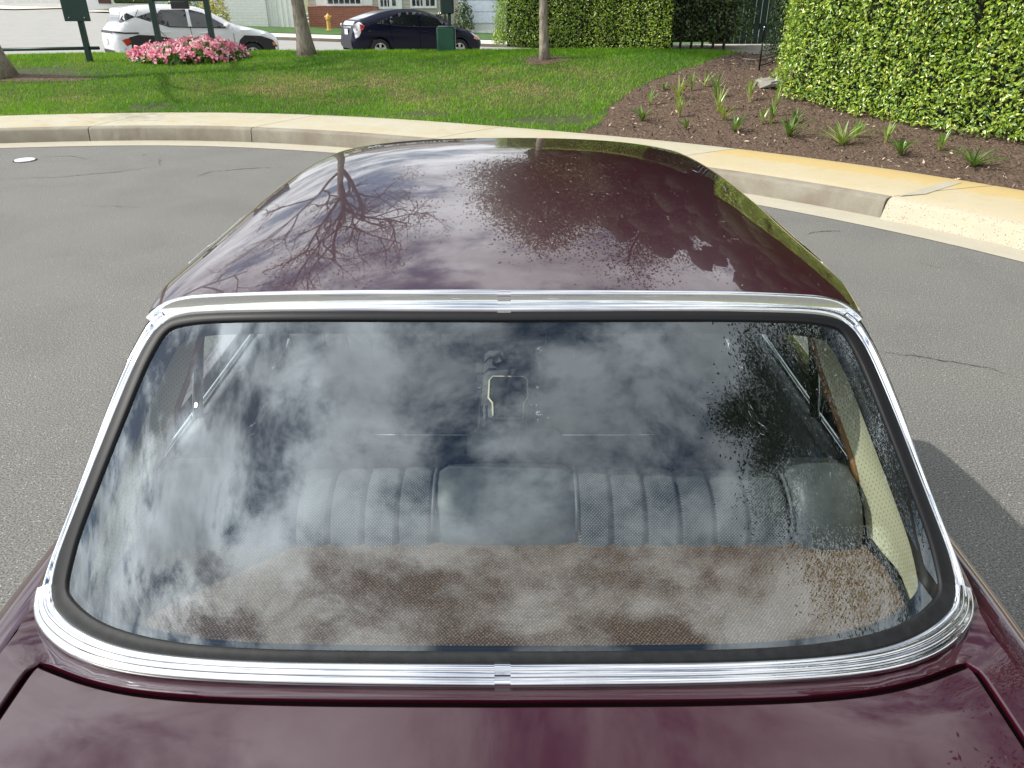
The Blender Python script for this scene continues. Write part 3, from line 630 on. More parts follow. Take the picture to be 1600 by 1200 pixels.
# hood, scuttle
yh = np.linspace(3.0, 4.42, 16); G = np.array([[(s_ * (wid(y) - .11), y, deckz(s_ * (wid(y) - .11), y) + .05 * (1 - s_ ** 4) * smooth01(4.45, 3.9, y)) for s_ in np.linspace(-1, 1, 17)] for y in yh]); V, F = gridmesh(G); parts.append((V, F[:, ::-1].tolist()))
# trunk lid outline from the photo, then the deck panel around it
lid_px = [(787, 1099), (1000, 1098), (1120, 1096), (1225, 1092), (1300, 1087), (1375, 1078), (1440, 1062), (1480, 1047), (1505, 1037), (1517, 1035), (1526, 1044), (1545, 1072)]
lp = []
for x, y in lid_px:
    p = atz(x - 787 + 800, y, .955)
    for _ in range(6): p = atz(x - 787 + 800, y, float(deckz(p[0], p[1])))
    lp.append(p[:2])
lp = chaikin(np.array(lp), 3); last = lp[-1]; lp = np.vstack([lp, [(np.interp(t, [0, 1], [last[0], .725]), np.interp(t, [0, 1], [last[1], -.38])) for t in np.linspace(.04, 1, 24)]])
lidloop = resample(np.vstack([lp, (lp * np.array([-1, 1]))[::-1][:-1]]), 320, True)
def inset(loop, d):
    T_ = np.roll(loop, -1, 0) - np.roll(loop, 1, 0); T_ /= np.linalg.norm(T_, axis=1)[:, None]; N_ = np.c_[-T_[:, 1], T_[:, 0]]
    area = np.sum(loop[:, 0] * np.roll(loop[:, 1], -1) - np.roll(loop[:, 0], -1) * loop[:, 1]); return loop + N_ * d * (1 if area > 0 else -1)
Ow = wsurf(FO[:, 0], FO[:, 1]); 
lowO = strip(FO, FI, [(.12, 0)], low)[:, 0]               # under the moulding's outer edge
def dz_trim(xy):
    d = np.sqrt(((np.asarray(xy)[:, None, :] - lowO[None, :, :2]) ** 2).sum(2)); j = d.argmin(1); dm = d.min(1)
    lift = lowO[j, 2] - .001 - deckz(lowO[j, 0], lowO[j, 1]); return lift * np.exp(-(dm / .035) ** 2)
def decklift(xy): xy = np.asarray(xy); return deckz(xy[:, 0], xy[:, 1]) + dz_trim(xy)
yR = lowO[-1]; yb = np.linspace(-.42, yR[1] + .0, 40)
outer = np.vstack([lowO[:, :2], [(wid(y) - .11, y) for y in yb[::-1]], [(-(wid(y) - .11), y) for y in yb]])
gl = inset(lidloop, -.0088); V, F = cdt([outer, resample(gl, 320, True)], .022); z = decklift(V); parts.append((np.c_[V, z], F.tolist()))
def lip(loop, out):
    rows = []
    for d, dz in ((0, 0), (.0022, -.0012), (.0036, -.0042), (.0038, -.02)):
        q = inset(loop, -d * out); rows.append(np.c_[q, decklift(q) + dz])
    G = np.stack(rows, 1); G = np.concatenate([G, G[:1]], 0); return gridmesh(G)
v, f = lip(gl, -1); parts.append((v, f.tolist()))
V, F = join(parts); body = mk('body', V, F, M['paint'], car, auto=38)
ll = inset(lidloop, .0088); V, F = cdt([ll], .04); v2, f2 = lip(ll, 1); V, F = join([(np.c_[V, decklift(V)], F.tolist()), (v2, f2[:, ::-1].tolist())]); lid = mk('trunk_lid', V, F, M['paint'], car, auto=60)
G = []
for d in (-.018, .018): q = inset(lidloop, d); G.append(np.c_[q, decklift(q) - .008])
G = np.stack(G, 1); G = np.concatenate([G, G[:1]], 0); V, F = gridmesh(G); mk('shut_gap', V, F, M['gap'], lid)
# --- roof
def rw_half(y): return np.interp(y, [1.20, 1.26, 1.34, 1.47, 1.65, 2.1, 2.42, 2.70, 2.86], [.612, .630, .655, .682, .698, .712, .698, .668, .640])
def _cp(y, k): return np.interp(y, [1.1, 1.255, 1.45, 1.7, 2.0, 2.3, 2.5, 2.65, 2.80, 2.9], [1.366, 1.374, 1.3838, 1.3925, 1.3975, 1.3965, 1.3915, 1.3845, 1.372, 1.360])
_yy = np.linspace(1.1, 2.9, 400); _zz = _cp(_yy, 0)
for _ in range(3): _zz = np.convolve(np.pad(_zz, 20, mode='reflect', reflect_type='odd'), np.ones(41) / 41, 'valid')
def roofc(y): return np.interp(y, _yy, _zz)
def cross(x): q = np.abs(x) / .73; return .766 * (.035 * q ** 2 + .075 * q ** 4.2)
def roofe(y): return roofc(y) - cross(rw_half(y)) - .022
topO = strip(FO, FI, [(.10, 0)], up)[:, 0]; topO = topO[np.argsort(topO[:, 0])]
def roof_grid(off=0.0, n=81, m=70):
    u = np.linspace(-1, 1, n); u = np.sign(u) * (1 - (1 - np.abs(u)) ** 1.35); v = np.linspace(0, 1, m)[:, None]
    y0 = np.interp(u * .615, topO[:, 0], topO[:, 1])[None, :]; z0 = np.interp(u * .615, topO[:, 0], topO[:, 2])[None, :]
    y1 = 2.80 + .06 * (1 - u * u)[None, :]; y = y0 + (y1 - y0) * v; x = u[None, :] * rw_half(y)
    def zf(xx, yq): return roofc(yq) - cross(xx) - .022 * (np.clip(np.abs(u)[None, :] - .90, 0, 1) / .10) ** 2.2
    dz = (z0 - .003) - zf(u[None, :] * rw_half(y0), y0)
    return np.stack([x + 0 * y, y, zf(x, y) + dz * np.exp(-(v / .30) ** 2) + off], -1)
RG = roof_grid(); V, F = gridmesh(RG)
edge = []
for s_ in (0, -1):      # rolled-down side edge into the drip rail
    e = RG[:, s_]; sg = -1 if s_ == 0 else 1
    G = np.stack([e, e + np.array([sg * .008, 0, -.006]), e + np.array([sg * .011, 0, -.016]), e + np.array([sg * .010, 0, -.035]), e + np.array([sg * .018, 0, -.05])], 1); v, f = gridmesh(G); edge.append((v, (f if sg < 0 else f[:, ::-1]).tolist()))
V, F = join([(V, F[:, ::-1].tolist() if False else F.tolist())] + edge); roof = mk('roof', V, F, M['paint'], car)
for s_ in (0, -1):
    e = RG[2:, s_]; sg = -1 if s_ == 0 else 1; e = e[e[:, 1] > 1.60]; v, f = tube(e + np.array([sg * .026, 0, -.026]) * np.minimum(1, np.linspace(.0, 4, len(e)))[:, None], np.minimum(.0085, np.linspace(.001, .05, len(e))), 8); mk('drip_rail', v, f, M['chrome'], roof)
    v, f = tube(e[3:] + np.array([sg * .036, 0, -.048]) * np.minimum(1, np.linspace(.1, 5, len(e) - 3))[:, None], np.minimum(.006, np.linspace(.001, .04, len(e) - 3)), 8); mk('window_rail', v, f, M['chrome'], roof)
V, F = gridmesh(roof_grid(-.035)[:, 3:-3]); mk('headliner', V, F, M['cream_plain'], car)
# windscreen, pillars
for sg in (1, -1):
    side = (sr if sg > 0 else sl[::-1]); q = strip(FO, FI, [(.1, 0)], side)[:, 0]; q = resample(q, 30)
    t_ = np.linspace(0, 1, 30); ybase = np.interp(t_, [0, 1], [q[0, 1], 1.40]); base = np.c_[sg * (wid(ybase) - .11), ybase, belt(ybase)]
    top = q; G = []
    for s_ in np.linspace(0, 1, 8): G.append(top * (1 - s_) + base * s_ + np.array([sg * .012 * math.sin(s_ * math.pi), 0, 0]))
    v1, f1 = gridmesh(np.stack(G, 0)); A = np.array([q[-1], RG[8, -1 if sg > 0 else 0] + np.array([0, 0, -.04])]); B = np.array([base[-1], (sg * (wid(1.48) - .11), 1.48, belt(1.48))])
    G2 = np.stack([A[0] * (1 - t_) [:, None] + B[0] * t_[:, None], A[1] * (1 - t_)[:, None] + B[1] * t_[:, None]], 0); v2, f2 = gridmesh(G2)
    v, f = join([(v1, f1.tolist()), (v2, f2.tolist())]); mk('rear_pillar', v, f, M['paint'], car)
    e = RG[-1, -1 if sg > 0 else 0]; v, f = tube([e + np.array([-sg * .02, 0, -.05]), (sg * .74, 3.12, .95)], [.020, .032], 8); mk('front_pillar', v, f, M['paint'], car)
    # side glass with sill, divider
    yy = np.linspace(1.42, 2.98, 24); bt = np.c_[np.full(24, sg * .735), yy, np.full(24, .962)]; tp = np.c_[sg * (rw_half(np.clip(yy + .03, 1.2, 2.8)) - .0), np.clip(yy + .05, 0, 2.80), roofe(np.clip(yy + .05, 0, 2.8)) - .045]
    v, f = gridmesh(np.stack([bt, bt * .5 + tp * .5 + np.array([sg * .012, 0, 0]), tp], 0)); sw_ = mk('side_window', v, f, M['glass'], car)
    v, f = rbox((sg * .742, 2.2, .955), (.012, 1.62, .016), .004); mk('sill_moulding', v, f, M['chrome'], sw_)
    v, f = rbox((sg * .715, 2.2, .945), (.028, 1.62, .030), .006); mk('sill_pad', v, f, M['vinyl'], sw_)
    v, f = tube([(sg * .726, 1.565, .96), (sg * .705, 1.60, 1.12), (sg * .680, 1.645, 1.262)], [.011, .010, .009], 8); mk('divider', v, f, M['black_rubber'], sw_)
    v, f = tube([(sg * .731, 1.553, .96), (sg * .712, 1.588, 1.12), (sg * .686, 1.633, 1.262)], [.004, .004, .004], 6); mk('divider_trim', v, f, M['chrome'], sw_)
G = []
for t_ in np.linspace(0, 1, 8):
    xs = np.linspace(-1, 1, 15); w = .60 + .14 * t_; y = 2.79 + .34 * t_ ; z = roofc(2.79) - .02 - (roofc(2.79) - .99) * t_
    G.append(np.c_[xs * w, y + .10 * (1 - xs ** 2), z - .06 * (1 - t_) * np.abs(xs) ** 2.4])
v, f = gridmesh(np.array(G)); mk('windscreen', v, f, M['glass'], car)
# --- wheels, bumpers, lamps (mostly out of frame)
def wheel(parent, c, r, w, spokes, rim_mat, nm='wheel', classic=False):
    v, f = lathe([(r * .62, -w / 2), (r * .9, -w / 2), (r * .98, -w * .36), (r, 0), (r * .98, w * .36), (r * .9, w / 2), (r * .62, w / 2), (r * .6, 0)], 32, 'x'); f = f[:-2] + [tuple((7 * 32 + k, 7 * 32 + (k + 1) % 32, (k + 1) % 32, k)) for k in range(32)]
    wl = mk(nm, v + np.array(c), f, M['tyre'], parent, auto=50)
    for sg in (1, -1):
        v, f = lathe([(r * .66, sg * w * .30), (r * .63, sg * w * .46), (r * .56, sg * w * .42), (r * .52, sg * w * .22)], 28, 'x'); ps = [(v, f[:-2])]
        if classic:
            v, f = lathe([(r * .54, sg * w * .3), (r * .4, sg * w * .45), (r * .2, sg * w * .5), (.01, sg * w * .52)], 28, 'x'); ps.append((v, f))
        else:
            for k in range(spokes):
                a = 2 * math.pi * k / spokes + .3; ca, sa = math.cos(a), math.sin(a); p0 = np.array([sg * w * .40, .0, .0]); d = np.array([0, ca, sa]); e = np.array([0, -sa, ca])
                q = [p0 + d * r * .08 - e * r * .09, p0 + d * r * .08 + e * r * .09, p0 + d * r * .6 + e * r * .13 + np.array([sg * .01, 0, 0]), p0 + d * r * .6 - e * r * .13 + np.array([sg * .01, 0, 0])]; q += [u_ - np.array([sg * .03, 0, 0]) for u_ in q]
                ps.append((q, [(0, 1, 2, 3), (4, 7, 6, 5), (0, 4, 5, 1), (1, 5, 6, 2), (2, 6, 7, 3), (3, 7, 4, 0)]))
            v, f = lathe([(r * .15, sg * w * .3), (r * .15, sg * w * .43), (r * .05, sg * w * .45)], 16, 'x'); ps.append((v, f))
        v, f = join([(np.asarray(p[0]) + np.array(c), p[1]) for p in ps]); mk('rim', v, f, rim_mat, wl, auto=40)
        v, f = lathe([(r * .60, sg * w * .15), (r * .02, sg * w * .14)], 20, 'x'); mk('brake_well', v + np.array(c), f, M['black_metal'], wl)
    return wl
for sg in (1, -1):
    for ya in (.72, 3.47): wheel(car, (sg * .735, ya, .32), .32, .18, 5, M['chrome'], classic=True)
    v, f = rbox((sg * .62, -.425, .72), (.30, .05, .16), .02); mk('tail_lamp', v, f, M['red_lens'], car); v, f = lathe([(.11, 4.40), (.11, 4.45), (.06, 4.47)], 20, 'y'); mk('headlamp', v * np.array([1, -1, 1]) + np.array([sg * .6, 0, .66]), f, M['clear_lens'], car)
for yb_, sgn in ((-.50, -1), (4.50, 1)):
    v, f = tube([(-.86, yb_ - sgn * .35, .47), (-.84, yb_ - sgn * .1, .47), (-.7, yb_, .47), (0, yb_ + sgn * .03, .47), (.7, yb_, .47), (.84, yb_ - sgn * .1, .47), (.86, yb_ - sgn * .35, .47)], .06, 10); mk('bumper', v, f, M['chrome'], car)
v, f = rbox((0, 4.44, .62), (.5, .06, .26), .02); mk('grille', v, f, M['steel'], car)
# --- interior
parts = [box((0, 2.2, .30), (1.42, 2.0, .02)), box((0, 2.25, .37), (.30, 2.0, .16)), box((0, 1.2, .6), (1.40, .02, .55))]
v, f = join(parts); mk('floor', v, f, M['carpet'], car)
SHZ = .912
inn = wsurf(FR[:, 0], FR[:, 1]); lowI = strip(FR, FR, [(0, -.02)], [i for i in low])[:, 0]
sp = [p for p in lowI[:, :2] if p[1] < 1.0]; sp = np.array(sp)
sp = np.vstack([sp[:1] * np.array([1, 1]), sp]); shelf_poly = np.vstack([sp * np.array([1.0, 1]) + np.array([0, .004]), [(.705, 1.02), (.700, 1.10), (.685, 1.165)], [(-.685, 1.165), (-.700, 1.10), (-.705, 1.02)]])
V, F = cdt([shelf_poly], .08); mk('parcel_shelf', np.c_[V, np.full(len(V), SHZ) + .008 * np.sin(V[:, 0] * 5) * 0], F, M['shelf'], car)
G = np.stack([np.c_[lowI[:, :2], lowI[:, 2]], np.c_[lowI[:, :2] + np.array([0, .006]), np.full(len(lowI), SHZ - .03)]], 1); v, f = gridmesh(G); mk('shelf_edge', v, f, M['black_rubber'], car)
# seats built from padded pleats
def pleat(x0, x1, prof, puff, edge=.014, nx=13, bow=None):
    prof = resample(np.asarray(prof, dtype=float), 30); T_ = np.gradient(prof, axis=0); T_ /= np.linalg.norm(T_, axis=1)[:, None]; N_ = np.c_[-T_[:, 1], T_[:, 0]]
    s = np.linspace(-1, 1, nx); arc = np.r_[0, np.cumsum(np.linalg.norm(np.diff(prof, axis=0), axis=1))]; G = []; UV = []
    for i in range(30):
        h = puff * (1 - np.abs(s) ** 3.6) - edge * (np.abs(s) > .99); xx = x0 + (x1 - x0) * (s + 1) / 2
        G.append(np.c_[xx, prof[i, 0] + N_[i, 0] * h, prof[i, 1] + N_[i, 1] * h]); UV.append(np.c_[xx, np.full(nx, arc[i])])
    v, f = gridmesh(np.array(G)); return v, f, np.vstack(UV)
def add_pleat(name, parent, x0, x1, prof, puff, mat):
    v, f, uv = pleat(x0, x1, prof, puff); o = mk(name, v, f, mat, parent); setuv(o, uv); return o
rs_prof = [(1.155, SHZ - .02), (1.165, .935), (1.190, .968), (1.225, .988), (1.262, .996), (1.300, .988), (1.325, .965), (1.345, .92), (1.40, .70), (1.44, .50)]
v, f = rbox((0, 1.25, .70), (1.38, .13, .46), .03); rseat = mk('rear_seat', v, f, M['vinyl'], car)
xb = [.140, .206, .272, .338, .404, .470, .548]
def shift(p, dz, k=1.0): p = np.array(p, dtype=float); p[:, 1] += dz * smooth01(.90, .99, p[:, 1]); return p
add_pleat('centre_armrest', rseat, -.136, .136, shift(rs_prof, .014), .004, M['vinyl'])
for sg in (1, -1):
    for i in range(6):
        a_, c_ = sorted((sg * xb[i], sg * xb[i + 1])); add_pleat('pleat', rseat, a_, c_, shift(rs_prof, -.002 * i), .007, M['weave'])
    a_, c_ = sorted((sg * .552, sg * .690)); add_pleat('side_bolster', rseat, a_, c_, shift(rs_prof, .012), .018, M['vinyl'])
    v, f = tube([(sg * .138, p[0], p[1] + .004) for p in rs_prof[1:8]], .004, 6); mk('piping', v, f, M['vinyl'], rseat)
    v, f = tube([(sg * .550, p[0], p[1] + .002) for p in rs_prof[1:8]], .004, 6); mk('piping', v, f, M['vinyl'], rseat)
v, f = rbox((.02, 1.43, .965), (.21, .08, .05), .015); mk('armrest_front', v, f, M['vinyl'], rseat)
v, f = rbox((0, 1.60, .42), (1.36, .46, .16), .04); mk('seat_cushion', v, f, M['vinyl'], rseat)
for sg, x0, x1 in ((-1, -.635, -.100), (1, .108, .625)):
    # back shell leans: top nearer the camera than the foot
    fs_prof = [(2.235, .50), (2.12, .80), (2.055, .905), (2.050, .940), (2.065, .965), (2.105, .975), (2.15, .965), (2.18, .93), (2.22, .85), (2.36, .46)]
    xm = (x0 + x1) / 2; v, f, uv = pleat(x0 + .012, x1 - .012, fs_prof, -.004); seat = mk('front_seat', v, f, M['vinyl'], car); setuv(seat, uv)
    bw = .100; xs = np.linspace(x0 + bw, x1 - bw, 6); tp = [(2.075, .845), (2.040, .905), (2.036, .945), (2.058, .975), (2.105, .985), (2.15, .97), (2.19, .92), (2.30, .60)]
    for i in range(5): add_pleat('pleat', seat, xs[i], xs[i + 1], tp, .010, M['weave'])
    for a_, c_ in ((x0, x0 + bw), (x1 - bw, x1)): add_pleat('side_bolster', seat, a_ + .003, c_ - .003, shift(tp, .018), .016, M['vinyl'])
    for xx in (x0 + bw, x1 - bw, x0 + .006, x1 - .006): v, f = tube([(xx, p[0] - .003, p[1] + .003) for p in tp[:6]], .0035, 6); mk('piping', v, f, M['vinyl'], seat)
    v, f = rbox((xm, 2.236, .495), (x1 - x0 - .06, .012, .010), .003); mk('back_trim_strip', v, f, M['chrome'], seat)
    v, f = rbox((xm, 2.50, .40), (x1 - x0, .52, .18), .05); mk('seat_cushion', v, f, M['vinyl'], seat)
    v, f = rbox((xm, 2.45, .345), (x1 - x0 - .1, .4, .09), .01); mk('seat_rail', v, f, M['black_metal'], seat)
    xi = x1 + .012 if sg < 0 else x0 - .012
    v, f = join([rbox((xi, 2.22, .56), (.010, .012, .13), .004), rbox((xi + .016 * -sg, 2.25, .55), (.008, .010, .11), .003)]); mk('release_lever', v, f, M['chrome'], seat)
    v, f = rbox((xi, 2.14, .72), (.014, .014, .03), .004); mk('seat_catch', v, f, M['chrome'], seat)
# tunnel console with tray, boot and lever
v, f = rbox((0, 2.62, .475), (.20, .86, .07), .02); con = mk('console', v, f, M['vinyl'], car)
tray = [(-.052, 2.31), (.052, 2.31), (.056, 2.42), (.072, 2.46), (.072, 2.60), (.060, 2.63), (-.060, 2.63), (-.072, 2.60), (-.072, 2.46), (-.056, 2.42)]
v, f = tube([(x, y, .515) for x, y in tray + tray[:1]], .004, 6); mk('tray_rim', v, f, M['cream_plain'], con)
v, f = cdt([np.array(tray)], .03); mk('tray', np.c_[v, np.full(len(v), .513)], f, M['carpet'], con)
v, f = rbox((.02, 2.36, .52), (.055, .07, .012), .004); mk('ribbed_pad', v, f, M['weave'], con); setuv(bpy.data.objects[COL.objects[-1].name], v[:, :2] if False else np.asarray(v)[:, :2])
v, f = lathe([(.055, .51), (.052, .53), (.04, .535), (.038, .545), (.028, .55), (.026, .56), (.014, .565), (.008, .62), (.008, .70), (.02, .71), (.018, .74), (.005, .75)], 20, c=(-.012, 2.76, 0)); mk('gear_lever', v, f, M['black_rubber'], con)
# seat belts, card on the floor, door furniture
v, f = rbox((-.37, 1.63, .62), (.055, .03, .006), .002); mk('card', v, f, M['paper'], car)
v, f = tube([(.13, 2.30, .62), (.115, 2.28, .75), (.10, 2.22, .82), (.105, 2.14, .86)], [.012, .016, .014, .010], 6); mk('seat_belt', v, f, M['steel'], car)
v, f = join([rbox((.105, 2.20, .57), (.030, .03, .075), .006), rbox((.135, 2.21, .55), (.012, .02, .07), .004)]); mk('belt_buckle', v, f, M['chrome'], car)
v, f = rbox((.09, 2.24, .545), (.05, .06, .05), .01); mk('belt_buckle', v, f, M['black_metal'], car)
for sg in (1, -1):
    v, f = rbox((sg * .735, 2.15, .66), (.03, 1.75, .58), .01); dp_ = mk('door_panel', v, f, M['vinyl'], car)
    v, f = rbox((sg * .715, 2.10, .74), (.05, .50, .05), .015); mk('armrest', v, f, M['vinyl'], dp_)
    v, f = tube([(sg * .71, 2.06, .835), (sg * .70, 2.10, .835), (sg * .695, 2.16, .85), (sg * .69, 2.20, .865)], [.012, .008, .007, .011], 8); mk('window_crank', v, f, M['chrome'], dp_)
    v, f = tube([(sg * .712, 1.80, .78), (sg * .695, 1.82, .79), (sg * .695, 1.93, .79), (sg * .712, 1.95, .78)], .006, 8); mk('pull_handle', v, f, M['chrome'], dp_)
    v, f = tube([(sg * .712, 1.80, .76), (sg * .70, 1.81, .76), (sg * .70, 1.93, .76), (sg * .712, 1.95, .76)], .004, 8); mk('handle_trim', v, f, M['chrome'], dp_)
    v, f = tube([(sg * .714, 1.60, .72), (sg * .708, 1.75, .72)], .004, 6); mk('door_trim_strip', v, f, M['chrome'], dp_)
    # cream rear-pillar trim between the side window and the rear glass
    side = (sr if sg > 0 else sl[::-1]); i0 = max(0, len(side) // 10); B = resample(strip(FR, FR, [(0, -.022)], [(i) % NF for i in side])[:, 0] * np.array([.985, 1, 1]), 26)
    lo_ = np.array([sg * .665, .93, SHZ + .004]); B = np.vstack([[(sg * .700, 1.0, SHZ), (sg * .690, .945, SHZ + .012)], B]); B = resample(B, 28)
    A = resample(np.array([(sg * .700, 1.17, SHZ), (sg * .702, 1.215, .955), (sg * .692, 1.27, 1.02), (sg * .668, 1.43, 1.13), (sg * .648, 1.50, 1.21), (sg * .61, 1.60, 1.30)]), 28)
    G = [];
    for s_ in np.linspace(0, 1, 9): G.append(A * (1 - s_) + B * s_ + np.array([sg * .020 * math.sin(s_ * math.pi), 0, 0]))
    G = np.array(G); v, f = gridmesh(G); o = mk('pillar_trim', v, f, M['cream'], car); setuv(o, np.c_[v[:, 1], v[:, 2]])
    v, f = tube(A[5:] + np.array([0, .004, 0]), .008, 8); mk('trim_edge', v, f, M['wood'], o)
    v, f = tube(np.array([(sg * .700, 1.165, SHZ + .004), (sg * .704, 1.10, SHZ + .002), (sg * .703, 1.03, SHZ + .003), (sg * .690, .96, SHZ + .006), (sg * .66, .90, SHZ + .006)]), .006, 8); mk('shelf_piping', v, f, M['black_rubber'], o)
v, f = rbox((0, 3.0, .82), (1.40, .32, .22), .05); dash = mk('dashboard', v, f, M['vinyl'], car)
a_ = np.linspace(0, 2 * np.pi, 33); v, f = tube(np.c_[-.35 + .19 * np.cos(a_), 2.72 + .05 * np.sin(a_), .86 + .18 * np.sin(a_)], .013, 8, False); mk('steering_wheel', v, f, M['black_rubber'], dash)

# ------------------------------------------------------------------ modern cars on the street, built from their side outline
def modern_car(name, label, o_pos, yaw, spec):
    P0 = np.array(o_pos); zc = float(street_z(P0[0], P0[1])) - spec.get('drop', 0)
    root = empty(name, (P0[0], P0[1], zc), label, 'car', rot=(R_(-1.1), R_(1.7), yaw))
    Lc, Wd = spec['L'], spec['W'] / 2; axles, rwh = spec['axles'], spec['rw']; bz = spec['belt']
    topl = chaikin(np.array(spec['top'], dtype=float), 2)
    bottom = [(Lc - .10, .24)]
    for ax in axles[::-1]:
        bottom += [(ax + rwh * 1.13, .22)] + [(ax + rwh * 1.13 * math.cos(t), .33 + rwh * 1.10 * math.sin(t)) for t in np.linspace(0.0, math.pi, 13)] + [(ax - rwh * 1.13, .22)]
    bottom += [(.10, .26)]
    outl = np.vstack([topl, bottom])
    nT = len(topl)
    dense = []
    for i in range(len(outl)):
        a_, b_ = outl[i], outl[(i + 1) % len(outl)]; k_ = max(1, int(np.linalg.norm(b_ - a_) / .09))
        dense += [a_ + (b_ - a_) * j / k_ for j in range(k_)]
    outl_d = np.array(dense); topd = resample(topl, 90)
    def fx(q, off=0.0):
        q = np.asarray(q, dtype=float); a_, z_ = q[:, 0], q[:, 1]; b_ = np.interp(a_, *bz)
        w = Wd * (1 - .16 * np.abs(2 * (a_ - Lc / 2) / Lc) ** 5)
        w = w - .34 * np.clip(z_ - b_, 0, 9) - .03 * np.clip((.55 - z_) / .3, 0, 1) - .02 * smooth01(.0, .1, np.abs(z_ - b_ + .12)) * (z_ < b_)
        dd = segdist(q, topd); rr2 = .14; w = w - rr2 * (1 - np.sqrt(np.clip(1 - (np.clip(rr2 - dd, 0, rr2) / rr2) ** 2, 0, 1)))
        return w + off
    V, F = cdt([outl_d], .10); x = fx(V); parts = []
    def loc(a_, x_, z_): return np.c_[x_ * 0 + a_ - Lc / 2, x_, z_]
    parts.append((loc(V[:, 0], -x, V[:, 1]), F.tolist())); parts.append((loc(V[:, 0], x, V[:, 1]), F[:, ::-1].tolist()))
    st = outl_d if False else topd; xe = fx(st); G = np.stack([np.c_[st[:, 0] - Lc / 2, -xe * math.cos(u_ * math.pi), st[:, 1] + .035 * math.sin(u_ * math.pi) * 0] for u_ in np.linspace(0, 1, 9)], 0)
    v, f = gridmesh(G); parts.append((v, f.tolist()))
    v, f = join(parts); bodyo = mk('body', v, f, spec['paint'], root, auto=42)
    def panel(nm, poly, mat, off=.004, sides=(-1, 1), parent=None, step=.09):
        for sg in sides:
            V, F = cdt([resample(np.array(poly, float), max(60, 8 * len(poly)), True)], step); x = fx(V, off); mk(nm, loc(V[:, 0], sg * x, V[:, 1]), F if sg < 0 else F[:, ::-1], mat, parent or root)
    for nm, poly, mat, off in spec['panels']: panel(nm, poly, mat, off)
    for nm, pts, mat, wdt in spec['lines']:
        for sg in (-1, 1):
            p = resample(pts, max(6, int(len(pts) * 5))); v, f = tube(loc(p[:, 0], sg * fx(p, .002), p[:, 1]), wdt, 5); mk(nm, v, f, mat, root)
    for nm, a0, a1, hw, mat, off in spec['tops']:         # panels lying on the top outline between two distances along it
        s0 = np.argmin(np.abs(topd[:, 0] - a0[0]) + np.abs(topd[:, 1] - a0[1])); s1 = np.argmin(np.abs(topd[:, 0] - a1[0]) + np.abs(topd[:, 1] - a1[1])); st = topd[min(s0, s1):max(s0, s1) + 1]
        st = resample(st, max(4, len(st))); T_ = np.gradient(st, axis=0); T_ /= np.linalg.norm(T_, axis=1)[:, None] + 1e-9; N_ = np.c_[-T_[:, 1], T_[:, 0]]; N_ *= np.sign((N_ * (st - np.array([Lc / 2, .7]))).sum(1))[:, None]
        st = st + N_ * off; xe = fx(st) * hw; G = np.stack([np.c_[st[:, 0] - Lc / 2, xe * u_, st[:, 1]] for u_ in np.linspace(-1, 1, 7)], 0); v, f = gridmesh(G); mk(nm, v, f, mat, root)
    for nm, c, s_, mat in spec['boxes']:
        v, f = rbox((c[0] - Lc / 2, c[1], c[2]), s_, min(s_) * .35); mk(nm, v, f, mat, root, auto=40)
    for ax in axles:
        for sg in (-1, 1):
            wl = wheel(root, (0, 0, 0), rwh, .21, 5, M['alloy']); wl.location = (ax - Lc / 2, sg * (Wd - .13), rwh); wl.rotation_euler = (0, 0, math.pi / 2)
    v, f = box((0, 0, .45), (Lc * .9, spec['W'] * .62, .40)); mk('underbody', v, f, M['cladding'], root)
    for ax in axles: v, f = box((ax - Lc / 2, 0, .42), (.62, spec['W'] * .8, .36)); mk('wheel_well', v, f, M['tyre'], root)
    return root
def arch(ax, r_, a0, a1, n=9): return [(ax + r_ * math.cos(R_(t)), .33 + r_ * math.sin(R_(t))) for t in np.linspace(a0, a1, n)]
